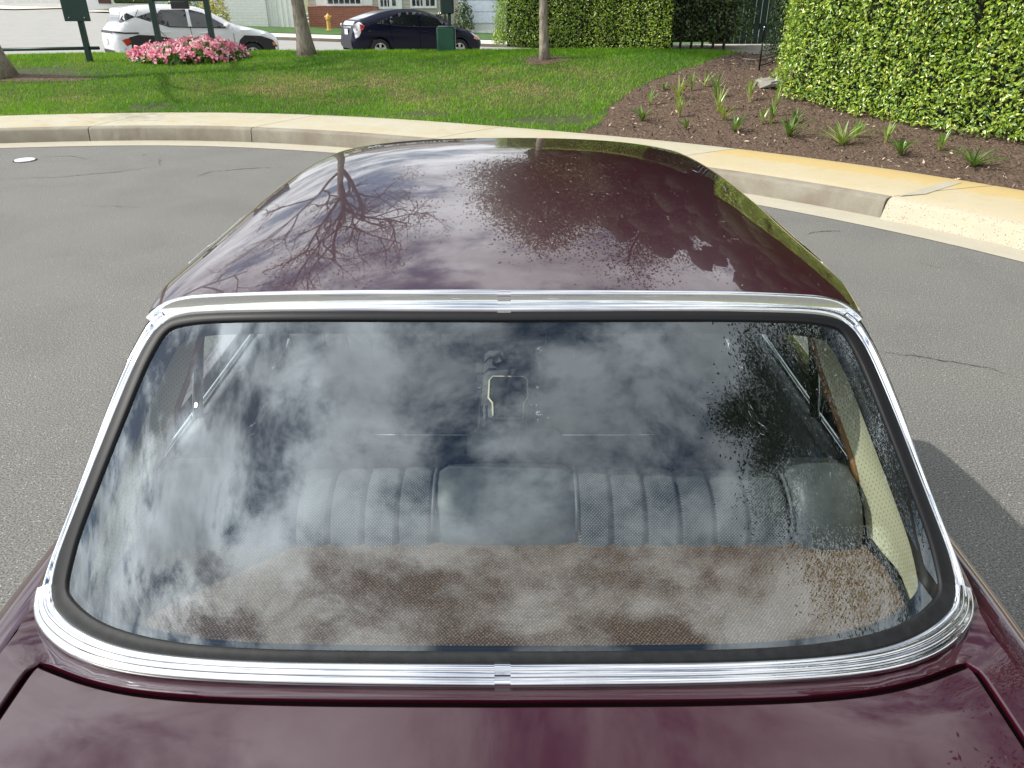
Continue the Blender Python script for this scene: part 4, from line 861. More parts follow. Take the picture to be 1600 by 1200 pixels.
white = dict(drop=.10, L=4.35, W=1.82, axles=(.83, 3.49), rw=.33, paint=M['white_paint'], belt=([0, 1, 3.2, 4.35], [1.02, 1.02, .96, .80]),
    top=[(.06, .30), (.02, .50), (.00, .72), (.03, .90), (.10, 1.00), (.20, 1.08), (.33, 1.30), (.28, 1.44), (.36, 1.47), (.75, 1.54), (1.35, 1.575), (1.95, 1.56), (2.35, 1.49), (2.75, 1.30), (3.08, 1.10), (3.5, 1.03), (4.0, .93), (4.24, .82), (4.32, .68), (4.35, .50), (4.30, .32)],
    panels=[('side_glass', [(.98, 1.19), (1.25, 1.44), (1.88, 1.46), (1.86, 1.06), (1.4, 1.06)], M['dark_glass'], .005), ('side_glass', [(1.96, 1.46), (2.30, 1.38), (2.80, 1.10), (2.85, 1.03), (1.95, 1.05)], M['dark_glass'], .005),
            ('quarter_glass', [(.62, 1.27), (1.14, 1.42), (.96, 1.16)], M['dark_glass'], .005), ('rear_wing_pillar', [(.22, 1.13), (.62, 1.27), (.44, 1.36), (.34, 1.30)], M['cladding'], .004),
            ('rear_cladding', [(.22, .40), (.38, .80), (.60, .86), (1.05, .84), (1.38, .78), (1.30, .45), (1.24, .36)] + arch(.83, .368, 5, 175) + [(.44, .34)], M['cladding'], .010),
            ('front_cladding', [(3.02, .34), (3.16, .72), (3.30, .84), (3.78, .82), (4.10, .72), (4.28, .50), (4.24, .32), (3.92, .34)] + arch(3.49, .368, 5, 175), M['cladding'], .010),
            ('sill_cladding', [(1.24, .26), (1.26, .40), (3.05, .38), (3.06, .25)], M['cladding'], .010), ('tail_lamp', [(.20, .74), (.36, .78), (.42, .70), (.30, .60)], M['red_lens'], .016), ('reverse_lamp', [(.26, .58), (.40, .64), (.40, .48), (.34, .42)], M['clear_lens'], .014), ('side_marker', [(4.08, .66), (4.18, .66), (4.18, .58), (4.10, .58)], M['amber'], .016), ('headlamp', [(4.16, .54), (4.25, .54), (4.25, .42), (4.18, .42)], M['clear_lens'], .016), ('bumper_blade', [(.05, .50), (.24, .56), (.36, .36), (.30, .30), (.10, .40)], M['white_paint'], .012)],
    lines=[('door_seam', [(1.90, 1.05), (1.92, .8), (1.98, .42)], M['gap'], .006), ('door_seam', [(1.06, 1.12), (1.10, .98), (1.28, .80)], M['gap'], .006), ('door_seam', [(3.0, 1.0), (3.02, .7), (2.98, .42)], M['gap'], .006), ('lamp_strip', [(.06, .93), (.30, .90), (.62, .90)], M['cladding'], .02), ('window_trim', [(.98, 1.17), (1.4, 1.045), (2.9, 1.02)], M['black_metal'], .012), ('roof_seam', [(.62, 1.27), (.72, 1.44)], M['gap'], .005)],
    tops=[('rear_screen', (.20, 1.10), (.31, 1.29), .86, M['dark_glass'], .006), ('windscreen', (2.42, 1.46), (3.04, 1.13), .88, M['dark_glass'], .006), ('rear_light_bar', (.02, .88), (.05, .94), .97, M['cladding'], .012), ('rear_bumper', (.05, .32), (.015, .52), .98, M['cladding'], .012)],
    boxes=[('door_mirror', (2.83, -1.0, 1.09), (.14, .20, .14), M['white_paint']), ('door_mirror', (2.83, 1.0, 1.09), (.14, .20, .14), M['white_paint']), ('door_handle', (1.30, -.91, .92), (.20, .03, .035), M['white_paint']), ('door_handle', (2.22, -.925, .90), (.20, .03, .035), M['white_paint']), ('licence_plate', (-.012, 0, .70), (.02, .32, .14), M['paper'])])
pk = _C + ray(304, 74) * 1.0
wc = aty(303, 74, 23.0)
modern_car('white_crossover_suv', 'white crossover suv with black wheel-arch cladding parked behind the pink flowers', (wc[0], 23.0), R_(36), white)
navy = dict(L=4.46, W=1.745, axles=(.86, 3.56), rw=.315, paint=M['navy_paint'], belt=([0, 1, 3.2, 4.46], [.98, .98, .90, .74]),
    top=[(.05, .32), (.00, .50), (.03, .70), (.10, .98), (.16, 1.10), (.24, 1.12), (.55, 1.23), (1.1, 1.40), (1.6, 1.475), (2.05, 1.485), (2.5, 1.42), (3.0, 1.22), (3.42, 1.02), (3.9, .90), (4.25, .76), (4.40, .62), (4.46, .46), (4.40, .30)],
    panels=[('side_glass', [(1.22, 1.06), (1.20, 1.24), (1.62, 1.38), (2.12, 1.40), (2.16, .99), (1.7, 1.0)], M['dark_glass'], .005), ('side_glass', [(2.22, 1.40), (2.52, 1.33), (3.05, 1.10), (3.25, .98), (2.25, .98)], M['dark_glass'], .005), ('quarter_glass', [(.80, 1.10), (1.12, 1.22), (1.15, 1.05), (.95, 1.04)], M['dark_glass'], .005),
            ('tail_lamp', [(.06, 1.02), (.26, 1.10), (.36, 1.00), (.22, .70), (.10, .62)], M['clear_lens'], .012), ('tail_lamp_red', [(.24, 1.04), (.40, 1.00), (.34, .90), (.26, .80)], M['red_lens'], .018), ('headlamp', [(3.95, .84), (4.25, .72), (4.36, .60), (4.2, .62)], M['clear_lens'], .01), ('side_marker', [(4.10, .72), (4.26, .66), (4.2, .60), (4.06, .64)], M['amber'], .016)],
    lines=[('door_seam', [(2.18, .98), (2.18, .7), (2.20, .35)], M['gap'], .005), ('door_seam', [(1.16, 1.02), (1.2, .85), (1.32, .45)], M['gap'], .005), ('door_seam', [(3.2, .96), (3.18, .7), (3.1, .35)], M['gap'], .005), ('body_crease', [(.5, .84), (2, .82), (3.6, .78)], M['navy_paint'], .012), ('window_trim', [(.80, 1.06), (1.7, .985), (3.25, .965)], M['black_metal'], .010)],
    tops=[('rear_screen', (.30, 1.14), (1.1, 1.40), .84, M['dark_glass'], .006), ('rear_spoiler_glass', (.10, .98), (.16, 1.09), .80, M['clear_lens'], .006), ('windscreen', (2.55, 1.41), (3.40, 1.03), .88, M['dark_glass'], .006), ('rear_bumper', (.03, .40), (.01, .60), .97, M['navy_paint'], .015)],
    boxes=[('door_mirror', (3.08, -.97, 1.03), (.13, .18, .13), M['navy_paint']), ('door_mirror', (3.08, .97, 1.03), (.13, .18, .13), M['navy_paint']), ('door_handle', (1.45, -.87, .86), (.18, .03, .03), M['navy_paint']), ('door_handle', (2.35, -.885, .84), (.18, .03, .03), M['navy_paint']), ('licence_plate', (.035, 0, .80), (.02, .32, .16), M['paper']), ('tailgate_trim', (.08, 0, .93), (.03, .8, .05), M['chrome'])])
nc = aty(644, 70, 27.6)
modern_car('navy_hatchback', 'dark navy blue hatchback parked behind the lawn between the trunk and the hedge', (nc[0], 27.6), R_(27), navy)

# ------------------------------------------------------------------ hedges
def hedge(name, label, foot, height, leaf, dens, cols, probs, zfun, seed, bulge=.10, aspect=.5, sides=None, under=0.0, mat='leaf'):
    foot = np.array(foot, dtype=float); r = np.random.default_rng(seed); c = foot.mean(0); root = empty(name, (c[0], c[1], float(zfun(c[0], c[1]))), label, 'hedge', world_verts=True)
    PP, NN = [], []; n = len(foot)
    for i in range(n):
        a_, b_ = foot[i], foot[(i + 1) % n]; L_ = np.linalg.norm(b_ - a_)
        if sides is not None and i not in sides: continue
        m = int(L_ * height * dens); t = r.random(m); h = r.random(m); p = a_ + (b_ - a_) * t[:, None]; nrm = np.array([(b_ - a_)[1], -(b_ - a_)[0]]) / L_
        d = bulge * vnoise(t * L_ * 2.2, h * height * 2.2, 1.2, seed) + r.normal(0, .035, m) - .30 * np.clip(h - .9, 0, 1) * 4 * .2
        d = d - r.exponential(.04, m); q = p + nrm * d[:, None]; z = zfun(q[:, 0], q[:, 1]) + .03 + under + h * (height - under)
        PP.append(np.c_[q, z]); NN.append(np.tile([nrm[0], nrm[1], .55], (m, 1)))
    lo, hi = foot.min(0), foot.max(0); m = int((hi - lo).prod() * dens * .8); q = lo + (hi - lo) * r.random((m, 2)); q = q[inpoly(q, foot)]; PP.append(np.c_[q, zfun(q[:, 0], q[:, 1]) + height + .05 * vnoise(q[:, 0] * 2, q[:, 1] * 2, 1.5, seed)]); NN.append(np.tile([0, 0, 1.0], (len(q), 1)))
    P, N_ = np.vstack(PP), np.vstack(NN); cc = np.array(cols)[r.choice(len(cols), len(P), p=probs)] * r.uniform(.7, 1.3, (len(P), 1))
    V, F, C = leafmesh(P, N_, leaf, aspect, .25, cc, r, .55); o = mk('foliage', V, F, M[mat], root, smooth=False, kind='stuff'); setcol(o, C)
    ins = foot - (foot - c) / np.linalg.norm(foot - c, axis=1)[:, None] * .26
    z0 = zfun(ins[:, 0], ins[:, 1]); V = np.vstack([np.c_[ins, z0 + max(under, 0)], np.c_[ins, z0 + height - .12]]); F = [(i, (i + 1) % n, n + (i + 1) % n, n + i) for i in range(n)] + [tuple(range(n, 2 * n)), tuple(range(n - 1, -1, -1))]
    mk('light_block_core', V, F, plain(name + '_twigs', (.012, .016, .006), .95, var=.5, scale=30), root, smooth=False)  # dark core added inside the hedge to block light
    for k_ in range(6):
        a_ = ins[0] + (ins[1] - ins[0]) * (k_ + .5) / 6; zz0 = float(zfun(a_[0], a_[1])); v, f = tube([(a_[0], a_[1] , zz0 - .05), (a_[0] + .02, a_[1], zz0 + .35), (a_[0], a_[1] + .02, zz0 + .7)], [.03, .025, .02], 6); mk('stem', v, f, M['dark_bark'], root)
    return root
fb = [T(1228, 150)[:2], T(1330, 178)[:2], T(1480, 207)[:2], T(1600, 224)[:2]]
e_ = fb[-1] + (fb[-1] - fb[-2]) * 2.2; bk = np.array([1.3, 1.6])
foot2 = [T(1212, 128)[:2]] + fb + [e_, e_ + bk, fb[2] + bk, T(1228, 150)[:2] + bk * 1.0]
hedge('broadleaf_hedge', 'tall sunlit clipped hedge with large glossy yellow-green leaves behind the planting bed', foot2, 2.15, .046, 2500, [(.16, .29, .02), (.28, .42, .035), (.42, .52, .055), (.07, .15, .015), (.60, .62, .13)], [.30, .33, .22, .10, .05], H, 21, .12, .50, sides=[0, 1, 2, 3, 4])
h1 = aty(768, 40, 17.6); h1b = aty(1015, 40, 17.6); h1c = aty(1180, 40, 17.3)
hz = lambda x, y: np.maximum(H(x, y), .45) * 0 + H(x, y) * 0 + .56 + 0 * np.asarray(x)
hedge('clipped_hedge', 'fine-leaved green boxed hedge standing behind the slender trunk on the lawn', [(h1[0] + .40, 18.05), (h1b[0] + .3, 16.75), (h1b[0] + .9, 18.2), (h1[0] + .9, 19.6), (h1[0] + .25, 19.4), (h1[0] + .05, 18.4)], 2.4, .042, 2100, [(.22, .36, .018), (.32, .46, .025), (.44, .54, .05), (.09, .17, .015)], [.35, .33, .15, .17], hz, 22, .10, .55, sides=[0, 4, 5, 3])
hedge('dark_shrub_hedge', 'dark glossy-leaved shrub hedge shading the back of the planting bed beside the gate', [(h1b[0] + .05, 17.1), (h1c[0] - .3, 17.2), (h1c[0] - .1, 17.6), (h1c[0] - .1, 18.9), (h1b[0] + .05, 18.9)], 2.5, .06, 900, [(.05, .10, .015), (.08, .14, .025), (.15, .21, .06), (.10, .16, .025)], [.4, .35, .1, .15], hz, 23, .25, .55, sides=[0, 1, 2], under=.16)
h3 = aty(1198, 60, 14.6); h3b = aty(1222, 60, 14.0)
hedge('narrow_hedge', 'narrow dark green clipped hedge end beside the garden gate', [(h3[0], 14.6), (h3[0] + .5, 14.0), (h3[0] + 1.2, 14.6), (h3[0] + .6, 15.6)], 1.45, .035, 2200, [(.03, .07, .01), (.06, .12, .018), (.10, .17, .03)], [.4, .4, .2], H, 24, .06, .5, sides=[0, 1, 3])
# garden gate in the gap
ga = aty(1130, 40, 19.6); gb = aty(1225, 40, 19.6); gz = .50
gate = empty('garden_gate', ((ga[0] + gb[0]) / 2, 19.6, gz), 'dark green boarded garden gate in the gap between the hedges', 'gate', world_verts=True)
xs = np.linspace(ga[0], gb[0], 11)
for i in range(10): v, f = rbox(((xs[i] + xs[i + 1]) / 2, 19.6, gz + 1.05), (xs[i + 1] - xs[i] - .012, .03, 2.1), .005); mk('board', v, f, M['green_paint'], gate, smooth=False)
v, f = rbox(((ga[0] + gb[0]) / 2, 19.64, gz + .4), (gb[0] - ga[0], .04, .12), .005); mk('rail', v, f, M['green_paint'], gate, smooth=False)
v, f = rbox(((ga[0] + gb[0]) / 2, 19.64, gz + 1.7), (gb[0] - ga[0], .04, .12), .005); mk('rail', v, f, M['green_paint'], gate, smooth=False)
pv = aty(1090, 76, 18.2); v, f = box((pv[0] + .6, 18.6, .50), (3.2, 1.6, .08)); mk('gate_path', v, f, M['far_walk'], smooth=False, kind='structure')

# ------------------------------------------------------------------ trees
def grow(base, height, r0, seed, spread=.9, nlev=4, kids=(5, 4, 4, 3), lean=(0, 0), first=.35, gravity=0.0, wig=.12, ratio=.62, thick=.62):
    r = np.random.default_rng(seed); segs, tips = [], []
    def branch(p, d, L_, rad, lev):
        n = 7 if lev == 0 else 5; pts = [p]; rs = [rad]; dd = d.copy(); starts = []
        for i in range(n):
            dd = dd + r.normal(0, wig * (.45 if lev == 0 else 1), 3) + np.array([0, 0, -gravity * lev * .05]); dd /= np.linalg.norm(dd); p = p + dd * L_ / n; pts.append(p); rs.append(rad * (1 - (.55 if lev < nlev - 1 else .8) * (i + 1) / n)); starts.append((i + 1) / n)
            if lev >= nlev - 1: tips.append((p, dd))
        segs.append((np.array(pts), np.array(rs), lev))
        if lev >= nlev - 1: return
        k = kids[lev]
        for j in range(k):
            f_ = (first if lev == 0 else .25) + (1 - (first if lev == 0 else .25)) * (j + r.uniform(.2, .9)) / k; i = min(n - 1, int(f_ * n)); q = pts[i] + (pts[i + 1] - pts[i]) * (f_ * n - i if f_ * n - i < 1 else 1)
            az = 2.4 * j + r.uniform(-.5, .5) + seed + lev; t_ = dd if j == k - 1 else (pts[i + 1] - pts[i]) / (np.linalg.norm(pts[i + 1] - pts[i]) + 1e-9)
            u = np.cross(t_, [0.3, .2, 1.0]); u /= np.linalg.norm(u) + 1e-9; w_ = np.cross(t_, u); a_ = spread * r.uniform(.6, 1.15); nd = t_ * math.cos(a_) + (u * math.cos(az) + w_ * math.sin(az)) * math.sin(a_); nd[2] += .12; nd /= np.linalg.norm(nd)
            branch(q, nd, L_ * ratio * r.uniform(.75, 1.2) * (1.15 - .4 * f_ if lev == 0 else 1), max(.007, rs[i] * thick), lev + 1)
    d0 = np.array([lean[0], lean[1], 1.0]); d0 /= np.linalg.norm(d0); branch(np.array(base, dtype=float), d0, height, r0, 0); return segs, tips
def tree(name, label, base, height, r0, seed, leaf, nleaf, cols, bark='bark', cloud=.35, flare=1.7, group=None, clumps=0, limb=None, hearts=True, **kw):
    segs, tips = grow(base, height, r0, seed, **kw); root = empty(name, tuple(base), label, 'tree', group, world_verts=True)
    p, r, _ = segs[0]; p = resample(p, 22); r = np.interp(np.linspace(0, 1, 22), np.linspace(0, 1, len(r)), r); r = r * (1 + (flare - 1) * np.exp(-np.linspace(0, height, 22) / .22)); p[0, 2] -= .12
    v, f = tube(p, r, 14); mk('trunk', v, f, M[bark], root)
    v, f = join([tube(p, r, 6 if l < 2 else 4) for p, r, l in segs[1:]]); mk('limbs', v, f, M[limb or bark], root, kind='stuff')
    rr2 = np.random.default_rng(seed + 50); tp = np.array([t[0] for t in tips]); k = rr2.choice(len(tp), nleaf); P = tp[k] + rr2.normal(0, cloud, (nleaf, 3)) * np.array([1, 1, .7]); cc = np.array(cols)[rr2.integers(0, len(cols), nleaf)] * rr2.uniform(.6, 1.35, (nleaf, 1))
    if clumps:
        d = rr2.normal(0, 1, (clumps, 3)); d /= np.linalg.norm(d, axis=1)[:, None]; d *= rr2.uniform(.45, 1.0, (clumps, 1)); cp = np.array(base) + np.array([0, 0, height * .62]) + d * np.array([height * .34, height * .34, height * .42]); m_ = nleaf; kk = rr2.integers(0, clumps, m_)
        P = np.vstack([P, cp[kk] + rr2.normal(0, .42, (m_, 3))]); cc = np.vstack([cc, np.array(cols)[rr2.integers(0, len(cols), m_)] * (rr2.uniform(.7, 1.3, clumps)[kk])[:, None]]); nleaf = len(P)
    V, F, C = leafmesh(P, np.tile([0, 0, .6], (nleaf, 1)), leaf, .5, .2, cc, rr2, .9); o = mk('crown', V, F, M['leaf'], root, smooth=False, kind='stuff'); setcol(o, C)
    if clumps and hearts:        # opaque dark lumps added inside the leaf clumps to block light
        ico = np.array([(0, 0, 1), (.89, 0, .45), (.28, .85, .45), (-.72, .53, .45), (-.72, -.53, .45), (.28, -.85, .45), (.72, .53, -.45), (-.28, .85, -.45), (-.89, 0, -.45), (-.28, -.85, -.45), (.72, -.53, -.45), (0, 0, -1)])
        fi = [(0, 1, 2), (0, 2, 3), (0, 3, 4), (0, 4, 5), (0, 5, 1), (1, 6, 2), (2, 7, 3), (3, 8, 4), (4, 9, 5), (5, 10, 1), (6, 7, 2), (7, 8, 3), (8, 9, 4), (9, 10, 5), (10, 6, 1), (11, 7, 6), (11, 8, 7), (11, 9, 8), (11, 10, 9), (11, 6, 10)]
        v, f = join([(c_ + ico * rr2.uniform(.45, .75, (12, 1)), fi) for c_ in cp]); mk('light_blockers', v, f, M['light_blockers'], root, kind='stuff')
    return root
t1 = T(480, 86); t2 = T(851, 94); t3 = T(4, 120)
olive = [(.10, .10, .03), (.16, .14, .05), (.20, .15, .07), (.07, .08, .025)]; green = [(.035, .07, .015), (.06, .11, .02), (.09, .14, .03)]; dark = [(.018, .035, .010), (.03, .055, .015), (.05, .075, .02)]
tree('spreading_tree', 'sparsely leaved grey-barked tree whose thick trunk stands between the two parked cars', t1, 5.2, .135, 4, .065, 6500, [(.03, .04, .012), (.06, .06, .02), (.08, .07, .03)], cloud=.12, spread=1.0, nlev=5, kids=(7, 5, 4, 3), first=.40, wig=.20, ratio=.60, lean=(-.03, 0), thick=.72, limb='dark_bark')  # darker bark on the limbs paints in the shade on their undersides
tree('slender_tree', 'slender pale-trunked tree standing on the lawn before the clipped hedge', t2, 4.6, .082, 9, .068, 42000, olive, cloud=.36, spread=.75, nlev=4, kids=(9, 4, 4), first=.42, wig=.13, ratio=.36, limb='dark_bark', flare=1.35)
tree('leaning_tree', 'grey trunk with flared base at the left edge of the lawn', t3, 6.8, .16, 15, .08, 6500, green, cloud=.22, spread=.9, nlev=5, kids=(6, 4, 4, 3), first=.40, wig=.15, ratio=.58, lean=(-.05, 0), flare=1.9)
for i, (x, y, h, sd_) in enumerate([(5.6, 22.5, 8.8, 31), (9.2, 18.8, 9.0, 32), (11.6, 13.0, 8.0, 33), (2.6, 22.0, 6.9, 34)]):
    tree('evergreen_tree', ['dense dark evergreen tree rising behind the shrub hedge and gate', 'tall dense evergreen tree rising behind the gap between the hedges', 'dense evergreen tree rising behind the tall broadleaf hedge', 'lower dense evergreen tree rising behind the clipped hedge and slender trunk'][i], (x, y, .2), h, .22, sd_, .115, 15000, dark, bark='dark_bark', cloud=.65, clumps=150, spread=.8, nlev=4, kids=(11, 5, 4), first=.22, wig=.12, ratio=.36, group='evergreens behind the hedges')
for i, (x, y, h, sd_) in enumerate([(8.6, 0.0, 13.0, 41), (10.4, 6.4, 12.0, 42)]):
    tree('conifer', ['tall dark tree beside the road mirrored at the right of the rear window', 'tall dark tree beyond the sidewalk mirrored in the right corner of the trunk lid'][i], (x, y, .1), h, .2, sd_, .085, 52000, dark, bark='dark_bark', cloud=.36, clumps=120, hearts=False, spread=.8, nlev=4, kids=(13, 5, 4), first=.15, wig=.12, ratio=.28, group='trees mirrored in the car')
for c_, ra_, rb_, dx_ in ((t3, .95, .32, .55), (t2, .42, .34, .05), (t1, .30, .28, 0)):      # bare soil round the trunks
    r_ = np.linspace(0, 1, 7)[:, None]; a_ = np.linspace(0, 2 * np.pi, 40)[None, :]; wob_ = 1 + .10 * np.sin(3 * a_ + 1) + .06 * np.sin(7 * a_)
    X = c_[0] + dx_ + ra_ * r_ * wob_ * np.cos(a_); Y = c_[1] + rb_ * r_ * wob_ * np.sin(a_); V, F = gridmesh(np.stack([X, Y, H(X, Y) + .022 * (1 - r_ ** 4) - .004], -1)); mk('tree_pit', V, F, M['mulch'], kind='structure')

# ------------------------------------------------------------------ plants in the bed
def strap_plant(base, label, n, h, wide, cols, seed, up, name='strap_leaf_plant'):
    r = np.random.default_rng(seed); root = empty(name, tuple(base), label, 'plant', 'young strap-leaved plants in the mulch bed', world_verts=True); base = np.array(base)
    for k in range(n):
        a_ = r.uniform(0, 6.28); out = r.uniform(.15, 1.0) * wide; hh = h * r.uniform(.6, 1.08) * (1 - .3 * out / (wide + .01) * (1 - up)); m = 7; t_ = np.linspace(0, 1, m)
        ce = np.c_[np.cos(a_) * out * t_ ** 1.3, np.sin(a_) * out * t_ ** 1.3, hh * (t_ - (1 - up) * .55 * t_ ** 2.5)] + base; sd_ = np.array([-np.sin(a_), np.cos(a_), 0]); w_ = .0125 * (1 - t_ ** 2.2) * r.uniform(.8, 1.3) + .0015
        G = np.stack([ce - sd_ * w_[:, None], ce - np.array([0, 0, .004]), ce + sd_ * w_[:, None]], 1); v, f = gridmesh(G); o = mk('leaf', v, f, M['leaf'], root); c0, c1 = np.array(cols[0]), np.array(cols[1]); tt = np.repeat(t_, 3)[:, None]; setcol(o, (c0 * (1 - tt) + c1 * tt) * r.uniform(.75, 1.25))
    return root
PALE = ((.55, .55, .22), (.20, .34, .05)); DARK = ((.24, .32, .08), (.065, .18, .03)); MIDG = ((.40, .46, .14), (.13, .29, .04))
plants = [((1061, 182), 9, .38, .12, PALE, .9, 'tall pale bundle of strap leaves standing alone mid-bed'), ((1060, 154), 9, .42, .22, PALE, .75, 'tall pale strap plant behind the lone bundle with wispy leaves'), ((1080, 141), 6, .30, .07, MIDG, .95, 'small upright tuft just behind the wispy pale plant'),
    ((1016, 163), 7, .30, .14, MIDG, .7, 'loose thin tuft nearest the lawn edge'), ((1003, 188), 13, .30, .26, DARK, .5, 'spidery dark tuft near the corner of lawn and sidewalk'), ((1073, 200), 8, .20, .13, DARK, .6, 'low small green tuft close to the sidewalk in front of the lone bundle'), ((1101, 134), 5, .30, .20, MIDG, .8, 'sparse thin tuft farthest back in the bed'), ((1038, 140), 6, .16, .10, DARK, .6, 'tiny faint tuft at the back of the bed beside the lawn'),
    ((1118, 152), 8, .42, .15, DARK, .8, 'tall dusky tuft right behind the bright upright plant'), ((1122, 174), 9, .40, .14, PALE, .85, 'bright upright yellow-green plant in the middle of the bed'), ((1130, 186), 9, .28, .20, PALE, .65, 'pale fanned plant directly in front of the bright upright one'), ((1148, 205), 13, .30, .22, DARK, .6, 'dark bushy tuft near the sidewalk in the middle of the bed'), ((1171, 157), 8, .34, .09, PALE, .9, 'short pale bundle alone toward the path light'),
    ((1208, 182), 7, .46, .09, PALE, .9, 'tallest narrow pale plant at the corner of the broadleaf hedge'), ((1191, 193), 7, .30, .16, PALE, .8, 'pale tuft left of the narrow tall plant'), ((1204, 193), 7, .28, .10, MIDG, .9, 'small green tuft at the foot of the narrow tall plant'), ((1232, 213), 13, .34, .30, DARK, .55, 'spidery dark plant before the hedge corner with long splayed leaves'), ((1241, 193), 9, .26, .12, DARK, .85, 'small dark tuft close behind the splayed spidery plant'),
    ((1315, 227), 16, .36, .30, MIDG, .55, 'large arching green tuft below the middle of the hedge'), ((1337, 215), 8, .30, .12, MIDG, .8, 'upright tuft touching the back of the large arching one'), ((1384, 223), 8, .32, .12, PALE, .85, 'upright pale plant close under the hedge base'), ((1406, 242), 12, .30, .22, DARK, .6, 'dark spiky tuft in front of the pale plant under the hedge'), ((1468, 234), 9, .26, .10, MIDG, .85, 'compact upright tuft with a dry leaf on the mulch'), ((1520, 260), 18, .30, .28, DARK, .5, 'wide spreading tuft nearest the camera at the right of the bed')]
for i, (px, n, h, w_, c_, u_, lab) in enumerate(plants): strap_plant(T(*px) - np.array([0, 0, .005]), lab, int(n * 1.7), h * .95, w_ * 1.3, c_, 100 + i, u_)
# path light, irrigation tube, stone
p = T(1186, 110); pl = empty('path_light', tuple(p), 'thin black stake path light standing in the bed before the gate', 'light', world_verts=True)
v, f = tube([p, p + np.array([-.01, 0, .52])], .014, 8); mk('stake', v, f, M['black_metal'], pl); v, f = lathe([(.018, .40), (.020, .56), (.024, .575), (.006, .60)], 12, c=(p[0] - .01, p[1], p[2])); mk('head', v, f, M['black_metal'], pl); v, f = lathe([(.016, .598), (.014, .615), (.003, .62)], 12, c=(p[0] - .01, p[1], p[2])); mk('cap', v, f, M['steel'], pl)
q = [T(x, y) + np.array([0, 0, .02]) for x, y in ((1160, 94), (1178, 96), (1195, 93), (1212, 88))]; v, f = tube(chaikin(np.array(q), 2), .012, 6); mk('irrigation_tube', v, f, M['stone'], None, label='pale thin irrigation tube lying behind the path light', cat='hose')
q = [T(x, y) + np.array([0, 0, .02]) for x, y in ((1186, 104), (1200, 101), (1216, 92))]; v, f = tube(chaikin(np.array(q), 2), .012, 6); mk('irrigation_tube', v, f, M['dark_bark'], None, label='brown irrigation tube curving from the path light to the hedge', cat='hose')
p = T(1212, 132); G = lathe([(.05, -.05), (.26, -.03), (.28, .03), (.24, .07), (.02, .09)], 9, c=p); v = G[0] + np.random.default_rng(2).normal(0, .018, G[0].shape); mk('stone', v, G[1], M['stone'], None, smooth=False, label='flat pale grey stone at the corner of the broadleaf hedge', cat='stone')

# ------------------------------------------------------------------ flower mound, signs, station, hydrant
fb0 = T(188, 96); fb1 = T(382, 92); fc = (fb0 + fb1) / 2; fcy = fc[1] + .35; fl = empty('flower_bed', (fc[0], fcy, H(fc[0], fcy)), 'rounded mound of pink geranium flowers under the green sign frame', 'flowers', world_verts=True)
r = np.random.default_rng(61); n = 9000; u = r.uniform(-1, 1, n); v_ = r.uniform(-1, 1, n); k = u * u + v_ * v_ < 1; u, v_ = u[k], v_[k]; hw = (fb1[0] - fb0[0]) / 2
hgt = (.28 + .07 * np.sin(u * 3 + .5) + .06 * vnoise(u * 6, v_ * 6, 1)) * np.sqrt(1 - (u * u + v_ * v_)) ** .9; P = np.c_[fc[0] + u * hw, fcy + v_ * .9, H(fc[0] + u * hw, fcy + v_ * .9) + hgt * r.uniform(.75, 1.0, len(u))]; N_ = np.c_[u * .6, v_ * .9, .4 + hgt]
V, F, C = leafmesh(P, N_, .09, .8, .2, np.array([(.05, .13, .015), (.09, .20, .025), (.13, .24, .04)])[r.integers(0, 3, len(P))], r, .7); o = mk('foliage', V, F, M['leaf'], fl, smooth=False, kind='stuff'); setcol(o, C)
m = 520; k = r.choice(len(P), m); Q = np.repeat(P[k] + N_[k] * .05, 9, 0) + r.normal(0, .032, (m * 9, 3)); pc = np.array([(.84, .31, .40), (.90, .44, .50), (.94, .60, .64), (.78, .20, .32)])[r.integers(0, 4, m)]; pc = np.repeat(pc, 9, 0) * r.uniform(.85, 1.15, (m * 9, 1))
V, F, C = leafmesh(Q, np.repeat(N_[k], 9, 0), .055, .9, .1, np.clip(pc, 0, .95), r, .6); o = mk('blossoms', V, F, M['petal'], fl, smooth=False, kind='stuff'); setcol(o, C)
def post_line(top_px, bot, ext=0.0): return None
# sign panel on a single post with a rail
p = T(141, 96); s1 = empty('signpost', tuple(p), 'dark green square sign panel seen from behind on a single post', 'sign', world_verts=True)
dy = p[1]; zb_ = aty(128, 33, dy)[2]; wl, wr_ = aty(107, 33, dy)[0], aty(147, 33, dy)[0]; pw = abs(wr_ - wl)
v, f = rbox((p[0], dy, (p[2] + zb_ + .5) / 2 - .1), (.09, .09, zb_ + .5 - p[2] + .2), .006); mk('post', v, f, M['green_paint'], s1, smooth=False)
v, f = rbox((p[0] - .02, dy - .06, zb_ + .42), (pw, .03, .84), .006); mk('panel', v, f, M['green_paint'], s1, smooth=False)
v, f = join([rbox((p[0] - .02 + sx * pw * .3, dy - .08, zb_ + .06), (.02, .012, .02), .003) for sx in (-1, 1)]); mk('bolts', v, f, M['steel'], s1, smooth=False)
ra = aty(-30, 78, dy + .06); rb = aty(155, 75, dy + .06); v, f = tube([ra, rb], .030, 8); mk('low_rail', v, f, M['green_paint'], None, label='thin dark green rail crossing behind the signpost at knee height', cat='rail')
